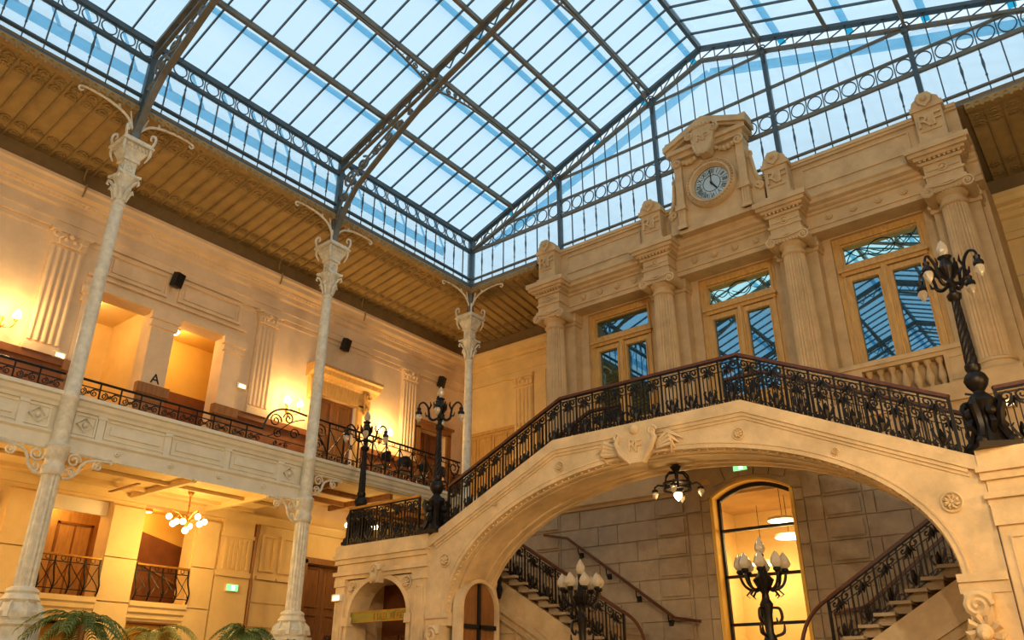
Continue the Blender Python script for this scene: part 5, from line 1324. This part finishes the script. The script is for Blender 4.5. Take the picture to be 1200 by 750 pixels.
def candelabrum(label):
    t = thing('candelabrum',label,'candelabrum',(0,0,0))
    b = B(); b.box(-.3,.3,-.3,.3,-.5,.12); b.box(-.24,.24,-.24,.24,.12,1.05); b.box(-.3,.3,-.3,.3,1.05,1.18); b.obj('stone_post','cream',t)
    b = B(); b.lathe([(.2,1.18),(.18,1.25),(.1,1.35),(.08,1.6),(.12,1.75),(.1,1.85),(.06,1.95),(.07,2.2),(.1,2.35),(.06,2.42),(.05,2.5),(.12,2.62),(.16,2.7),(.08,2.78),(.05,2.9),(.05,3.08)],(0,0,0),12)
    for k in range(3):
        a = 2*PI*k/3; c,s = math.cos(a),math.sin(a); b.tube(cr([(r*c,r*s,z) for r,z in ((.08,2.3),(.18,2.28),(.2,2.15),(.14,2.08),(.12,2.16))]),rs([.02,.025,.025,.02,.01]),5)
        b.tube(cr([(r*c,r*s,z) for r,z in ((.08,1.9),(.2,1.95),(.22,2.08))]),rs([.02,.025,.01]),5)
    b.obj('stem','black',t,True)
    for k in range(8):
        a = 2*PI*k/8; c,s = math.cos(a),math.sin(a)
        b = B(); b.tube(cr([(r*c,r*s,z) for r,z in ((.06,2.6),(.17,2.55),(.28,2.62),(.33,2.74),(.33,2.82))]),.022,5); b.tube([(r*c,r*s,z) for r,z in ((.2,2.55),(.27,2.48),(.22,2.44))],[.015,.018,.006],4); b.lathe([(.03,2.78),(.06,2.82),(.05,2.85)],(.33*c,.33*s,0),8); arm = b.obj('arm','black',t,True)
        b = B(); flame(b,(.33*c,.33*s,2.84),.1,.25); b.obj('globe','globe',arm,True)
    b = B(); flame(b,(0,0,3.08),.085,.26); b.obj('globe','globe',t,True)
    return t
cd = candelabrum('bronze candelabrum of flame globes in front of the handrail wall'); cd.location = (-8.2,12.34,.40)
dup(cd,(-4.87,12.34,.44),'bronze candelabrum of flame globes in front of the lit arched window',.3)
# lantern hanging under the bridge
t = thing('hanging_lantern','black wrought iron crown lantern hanging below the bridge soffit','lantern',(-6.4,12.8,4.8)); c = (-6.4,12.8)
b = B(); b.lathe([(.05,5.26),(.11,5.22),(.04,5.12),(.03,5.0),(.03,4.9)],(*c,0),8); b.obj('stem','black',t,True)
b = B(); b.ring((*c,4.92),.23,.03,'z',20,5); b.ring((*c,4.82),.24,.02,'z',20,4)
for k in range(6):
    a = PI*k/3; q,s = math.cos(a),math.sin(a); b.tube([(c[0]+r*q,c[1]+r*s,z) for r,z in ((.03,5.12),(.14,5.12),(.22,5.03),(.23,4.92))],.018,5); b.bar((c[0]+.24*q,c[1]+.24*s,4.8),(c[0]+.24*q,c[1]+.24*s,4.93),.03,.03)
b.ball((*c,4.82),.09,8,5); b.lathe([(.04,4.9),(.12,4.84),(.09,4.78)],(*c,0),10); b.obj('crown','black',t,True)
for k in range(4):
    a = PI*k/2+.3; q,s = math.cos(a),math.sin(a)
    b = B(); b.tube([(c[0]+r*q,c[1]+r*s,z) for r,z in ((.24,4.9),(.34,4.92),(.4,4.88),(.4,4.82))],.018,5); b.lathe([(.05,4.84),(.06,4.8)],(c[0]+.4*q,c[1]+.4*s,0),8); arm = b.obj('arm','black',t,True)
    b = B(); flame(b,(c[0]+.4*q,c[1]+.4*s,4.81),.06,.14,8,True); b.obj('globe','globe',arm,True)
b = B(); flame(b,(*c,4.79),.08,.17,8,True); b.obj('globe','bulb',t,True); lamp('bulb',(*c,4.55),18,(1,.66,.3),.12,t)  # middle globe set glowing, lamp added to warm the soffit and wall
# wall sconces of the left gallery
def sconce(y,label,pw):
    t = thing('wall_sconce',label,'wall lamp',LW.p(y,8.5,0)); p0 = lambda u,z,d: LW.p(y+u,z,d)
    b = B(); b.lathe([(.0,0),(.09,.0),(.09,.02)],(0,0,0),10) if False else b.tube([p0(0,8.55,0),p0(0,8.55,.05)],[.1,.07],12); b.tube([p0(0,8.4,.03),p0(0,8.7,.03)],[.03,.05],6); b.obj('wall_plate','gold',t)
    for s in (-1,1):
        b = B(); b.tube([p0(s*u,z,d) for u,z,d in ((0,8.5,.05),(.06,8.44,.14),(.16,8.46,.2),(.22,8.54,.22),(.22,8.62,.22))],.017,5); b.lathe([(.025,0),(.045,.04),(.04,.06)],p0(s*.22,8.6,.22),8); arm = b.obj('arm','gold',t,True)
        b = B(); b.lathe([(.03,0),(.075,.05),(.085,.1),(.06,.17),(.03,.22),(.01,.24)],p0(s*.22,8.65,.22),10); g = b.obj('globe','bulb' if True else 'globe',arm,True)
        lamp('bulb',p0(s*.22,8.75,.42),pw*2.2,(1,.6,.22),.08,t)
    return t
sconce(5.25,'glowing two globe wall sconce beside the first gallery pilaster',20); sconce(12.6,'glowing two globe wall sconce seen above the round scrolled rail panel',28); sconce(16.0,'glowing two globe wall sconce behind the black chairs',30)
# emergency spot lamps
def spot(face,u,z,label,d=.0):
    t = thing('emergency_lamp',label,'emergency light',face.p(u,z,d)); b = B(); face.box(b,u-.14,u+.14,z-.07,z+.07,d,d+.07); b.obj('case','white2',t); b = B(); face.box(b,u-.08,u+.1,z-.05,z+.03,d+.07,d+.085); b.obj('lens','spot',t)
spot(LW,6.5,8.2,'small lit emergency lamp on top of the dado near the first pilaster',.08); spot(LW,11.05,8.82,'small lit emergency lamp on the wall beside the middle pilaster'); spot(Face('y',YF0,-1),-14.08,3.4,'small lit emergency lamp on the edge of the doorway pier',.06)
spot(Face('y',17.0,-1),-1.5,6.35,'small orange emergency lamp low on the podium behind the lamp post',.6)
# exit signs
def exit_sign(face,u,z,label,d=0):
    t = thing('exit_sign',label,'exit sign',face.p(u,z,d)); b = B(); face.box(b,u-.16,u+.16,z-.08,z+.08,d,d+.06); b.obj('case','white2',t)
    b = B(); face.box(b,u-.15,u+.15,z-.07,z+.07,d+.06,d+.065); b.obj('panel','green',t)
    b = B(); face.box(b,u-.02,u+.06,z-.05,z+.05,d+.065,d+.068); b.obj('pictogram','bulb2',t)
exit_sign(RW,-6.68,6.0,'green exit sign above the lit arched window',.1); exit_sign(LW,11.57,3.83,'green exit sign on the pilaster of the ground floor gallery',.08)
# loudspeakers
def speaker(y,z,label):
    t = thing('loudspeaker',label,'speaker',LW.p(y,z,0))
    me = B().box(-.08,.1,-.12,.12,-.18,.18).mesh('cabinet','dark'); o = inst('cabinet',me,LW.p(y,z,.22),t,(0,.25,.3))
    g = bpy.data.objects.new('grille',B().box(.1,.11,-.1,.1,-.16,.16).mesh('grille','black')); COL.objects.link(g); g.parent = o
    B().bar(LW.p(y,z,0),LW.p(y,z,.2),.03,.03).obj('bracket','dark',t)
speaker(8.72,10.92,'black loudspeaker between the two frieze panels over the alcoves'); speaker(14.2,11.0,'black loudspeaker above the door with the pediment'); speaker(18.4,11.05,'black loudspeaker near the far corner above the plain door')
# chandelier of the ground floor gallery
t = thing('chandelier','glowing chandelier of round globes under the ground floor gallery ceiling','chandelier',(-16.45,9.42,5.0)); c = (-16.45,9.42)
b = B(); b.lathe([(.08,5.58),(.06,5.52),(.02,5.48),(.015,5.3),(.03,5.27),(.015,5.24),(.015,5.05),(.06,5.0),(.08,4.92),(.03,4.82)],(*c,0),10); b.obj('stem','gold',t,True)
for k in range(8):
    a = 2*PI*k/8; r = .42; q,s = math.cos(a),math.sin(a); zz = 4.88 if k % 2 else 4.98; r = .42 if k % 2 == 0 else .28
    b = B(); b.tube([(c[0]+u*q,c[1]+u*s,z) for u,z in ((.05,4.95),(r*.5,zz+.1),(r*.9,zz+.14),(r,zz+.06))],.012,5); arm = b.obj('arm','gold',t)
    b = B(); b.ball((c[0]+r*q,c[1]+r*s,zz),.065,12,8); b.obj('globe','bulb',arm,True)
b = B(); b.ball((*c,4.74),.07,12,8); b.obj('globe','bulb',t,True); lamp('bulb',(c[0]+.0,c[1],4.55),130,(1,.64,.2),.3,t)
# chandeliers added along the galleries to bring more warm light into the hall
def fill_chand(x,y,label,pw,dz=0):
    t = thing('chandelier',label,'chandelier',(x,y,5.0+dz),'gallery chandeliers beyond the picture'); B().lathe([(.08,5.58),(.02,5.48),(.015,5.05),(.06,5.0),(.03,4.85)][::-1],(x,y,dz),10).obj('stem','gold',t,True)
    for k in range(6):
        a = PI*k/3; b = B(); b.ball((x+.38*math.cos(a),y+.38*math.sin(a),4.92+dz),.07,10,6); b.obj('globe','bulb',t,True); B().tube([(x,y,5.0+dz),(x+.38*math.cos(a),y+.38*math.sin(a),5.0+dz)],.012,5).obj('arm','gold',t)
    lamp('bulb',(x,y,4.6+dz),pw,(1,.64,.25),.3,t)
for y in (3.9,): fill_chand(-16.45,y,'round globe chandelier further along the ground floor gallery',130)
fill_chand(-16.45,14.4,'round globe chandelier in the gallery behind the doorway pier',40,.63)

# ================================================================== CHAIRS, PALMS, SIGN
def chair(label):
    t = thing('chair',label,'chair',(0,0,0),'black chairs on the gallery')
    b = B(); b.box(-.2,.2,-.21,.21,.43,.47); b.obj('seat','dark',t)
    b = B(); n = 8
    for k in range(n):
        a0 = -1+2*k/n; a1 = -1+2*(k+1)/n
        pts = lambda a,z: (-.22-.0+.1*a*a*1.0,.24*a,z)
        vs = []
        for a in (a0,a1):
            top = .86-.12*a*a
            vs += [pts(a,.55),pts(a,top)]
        th = .02
        vv = vs+[(x-th,y,z) for x,y,z in vs]
        b.add(vv,[(0,2,3,1),(4,5,7,6),(1,3,7,5),(0,4,6,2),(0,1,5,4),(2,6,7,3)])
    b.obj('backrest','dark',t)
    for sx in (-1,1):
        for sy in (-1,1): B().tube([(sx*.16,sy*.17,.44),(sx*.21,sy*.22,0)],.014,6).obj('leg','chrome',t)
    for sy in (-1,1): B().tube([(-.17,sy*.12,.44),(-.22,sy*.12,.6)],.012,5).obj('back_support','chrome',t)
    return t
ch = chair('black shell chair with chrome legs behind the high gallery railing'); ch.location = (-15.75,14.3,ZS); ch.rotation_euler = (0,0,PI+.3)
for y,rz in ((15.05,PI-.2),(15.75,PI+.25),(16.45,PI)): dup(ch,(-15.75,y,ZS),None,rz)
def palm(x,y,h,label,n=18,seed=1,m='leaf',rad=1.0):
    random.seed(seed); t = thing('potted_palm',label,'palm',(x,y,0))
    B().lathe([(.2,0),(.26,.3),(.3,.55),(.32,.6),(.28,.6),(.25,.5)],(x,y,0),16).obj('pot','brown',t,True)
    b = B(); b.lathe([(.07,.45),(.06,h*.6),(.05,h*.82)],(x,y,0),8); b.obj('stem','dwood',t)
    for k in range(n):
        a = 2*PI*k/n+random.uniform(-.2,.2); L = rad*random.uniform(.7,1.1); up = random.uniform(.25,.75); z0 = h*.8
        pts = [Vector((x+math.cos(a)*L*s,y+math.sin(a)*L*s,z0+up*L*1.4*s-L*1.15*s*s)) for s in [i/9 for i in range(10)]]
        b = B(); b.tube(pts,[.014-.0012*i for i in range(10)],4)
        side = Vector((-math.sin(a),math.cos(a),0))
        for i in range(2,10):
            d = (pts[i]-pts[i-1]).normalized()
            for sub in (0,.5):
                base = pts[i-1].lerp(pts[i],sub); ll = .3*rad*(1-.055*i)
                for s in (-1,1):
                    tip = base+(side*s*.75+d*.75+Vector((0,0,-.25)))*ll; mid = base.lerp(tip,.45)+Vector((0,0,.03)); w = d*.02
                    b.add([base-w*.5,base+w*.5,mid+w,mid-w,tip],[(0,1,2,3),(3,2,4)])
        b.obj('frond',m,t)
    return t
palm(-13.6,6.35,3.15,'potted palm with green and yellow fronds at the foot of the first iron column',20,2,'leaf',.85)
palm(-13.9,7.75,3.05,'potted palm with pale yellow fronds below the lift lobby balconette',16,5,'leafy',.8)
palm(-13.8,9.45,3.2,'potted palm with upright green fronds in front of the stair hall opening',18,9,'leaf',.8)
palm(-13.9,10.55,2.9,'potted palm with green fronds against the base of the marbled column',16,12,'leaf',.75)
t = thing('wall_sign','small brown lettered sign projecting from the doorway pier','sign',(-14.5,12.0,2.62)); B().box(-14.75,-14.2,11.99,12.01,2.55,2.7).obj('board','brown',t); inst('letters',text_mesh('ADIE',.14,.004,'dark'),(-14.5,11.985,2.62),t,(PI/2,0,0))

# ================================================================== ADDED LAMPS IN THE OTHER GALLERIES (unseen, put in to warm the hall)
for k,y in enumerate((3.9,9.4)): fill_chand(3.2,y,['round globe chandelier of the opposite ground floor gallery','round globe chandelier of the opposite gallery beside the stair pier'][k],420)
fill_chand(-6.6,-12.0,'round globe chandelier under the gallery behind the hall',420)
def fill_light(loc,target,pw,label):  # unseen spot lamp, added to lift the warm light in the hall
    t = thing('floodlight',label,'floodlight',loc); d = (Vector(target)-Vector(loc)).normalized()
    p = Vector(loc)+Vector((0,0,.5))
    b = B(); b.tube([p-d*.18,p+d*.1],[.12,.17],12); b.obj('housing','dark',t); b = B(); b.tube([p+d*.1,p+d*.11],[.15,.15],12); b.obj('lens','bulb2',t); B().tube([loc,p],.02,6).obj('stand','dark',t)
    l = bpy.data.lights.new('beam','SPOT'); l.energy = pw; l.color = (1,.78,.5); l.spot_size = 2.2; l.spot_blend = .6; l.shadow_soft_size = .2
    o = bpy.data.objects.new('beam',l); COL.objects.link(o); o.parent = t; o.location = (p+d*.2)-Vector(loc); o.rotation_euler = d.to_track_quat('-Z','Y').to_euler()
fill_light((2.1,4.0,6.57),(-8,16,8),1200,'warm floodlight standing on the opposite gallery across from the first column')
fill_light((2.1,-4.0,6.57),(-14,12,8),1700,'warm floodlight standing on the opposite gallery towards the back of the hall')
fill_light((-6.6,-10.8,6.57),(-6.6,14,7),1300,'warm floodlight standing on the gallery at the back of the hall')
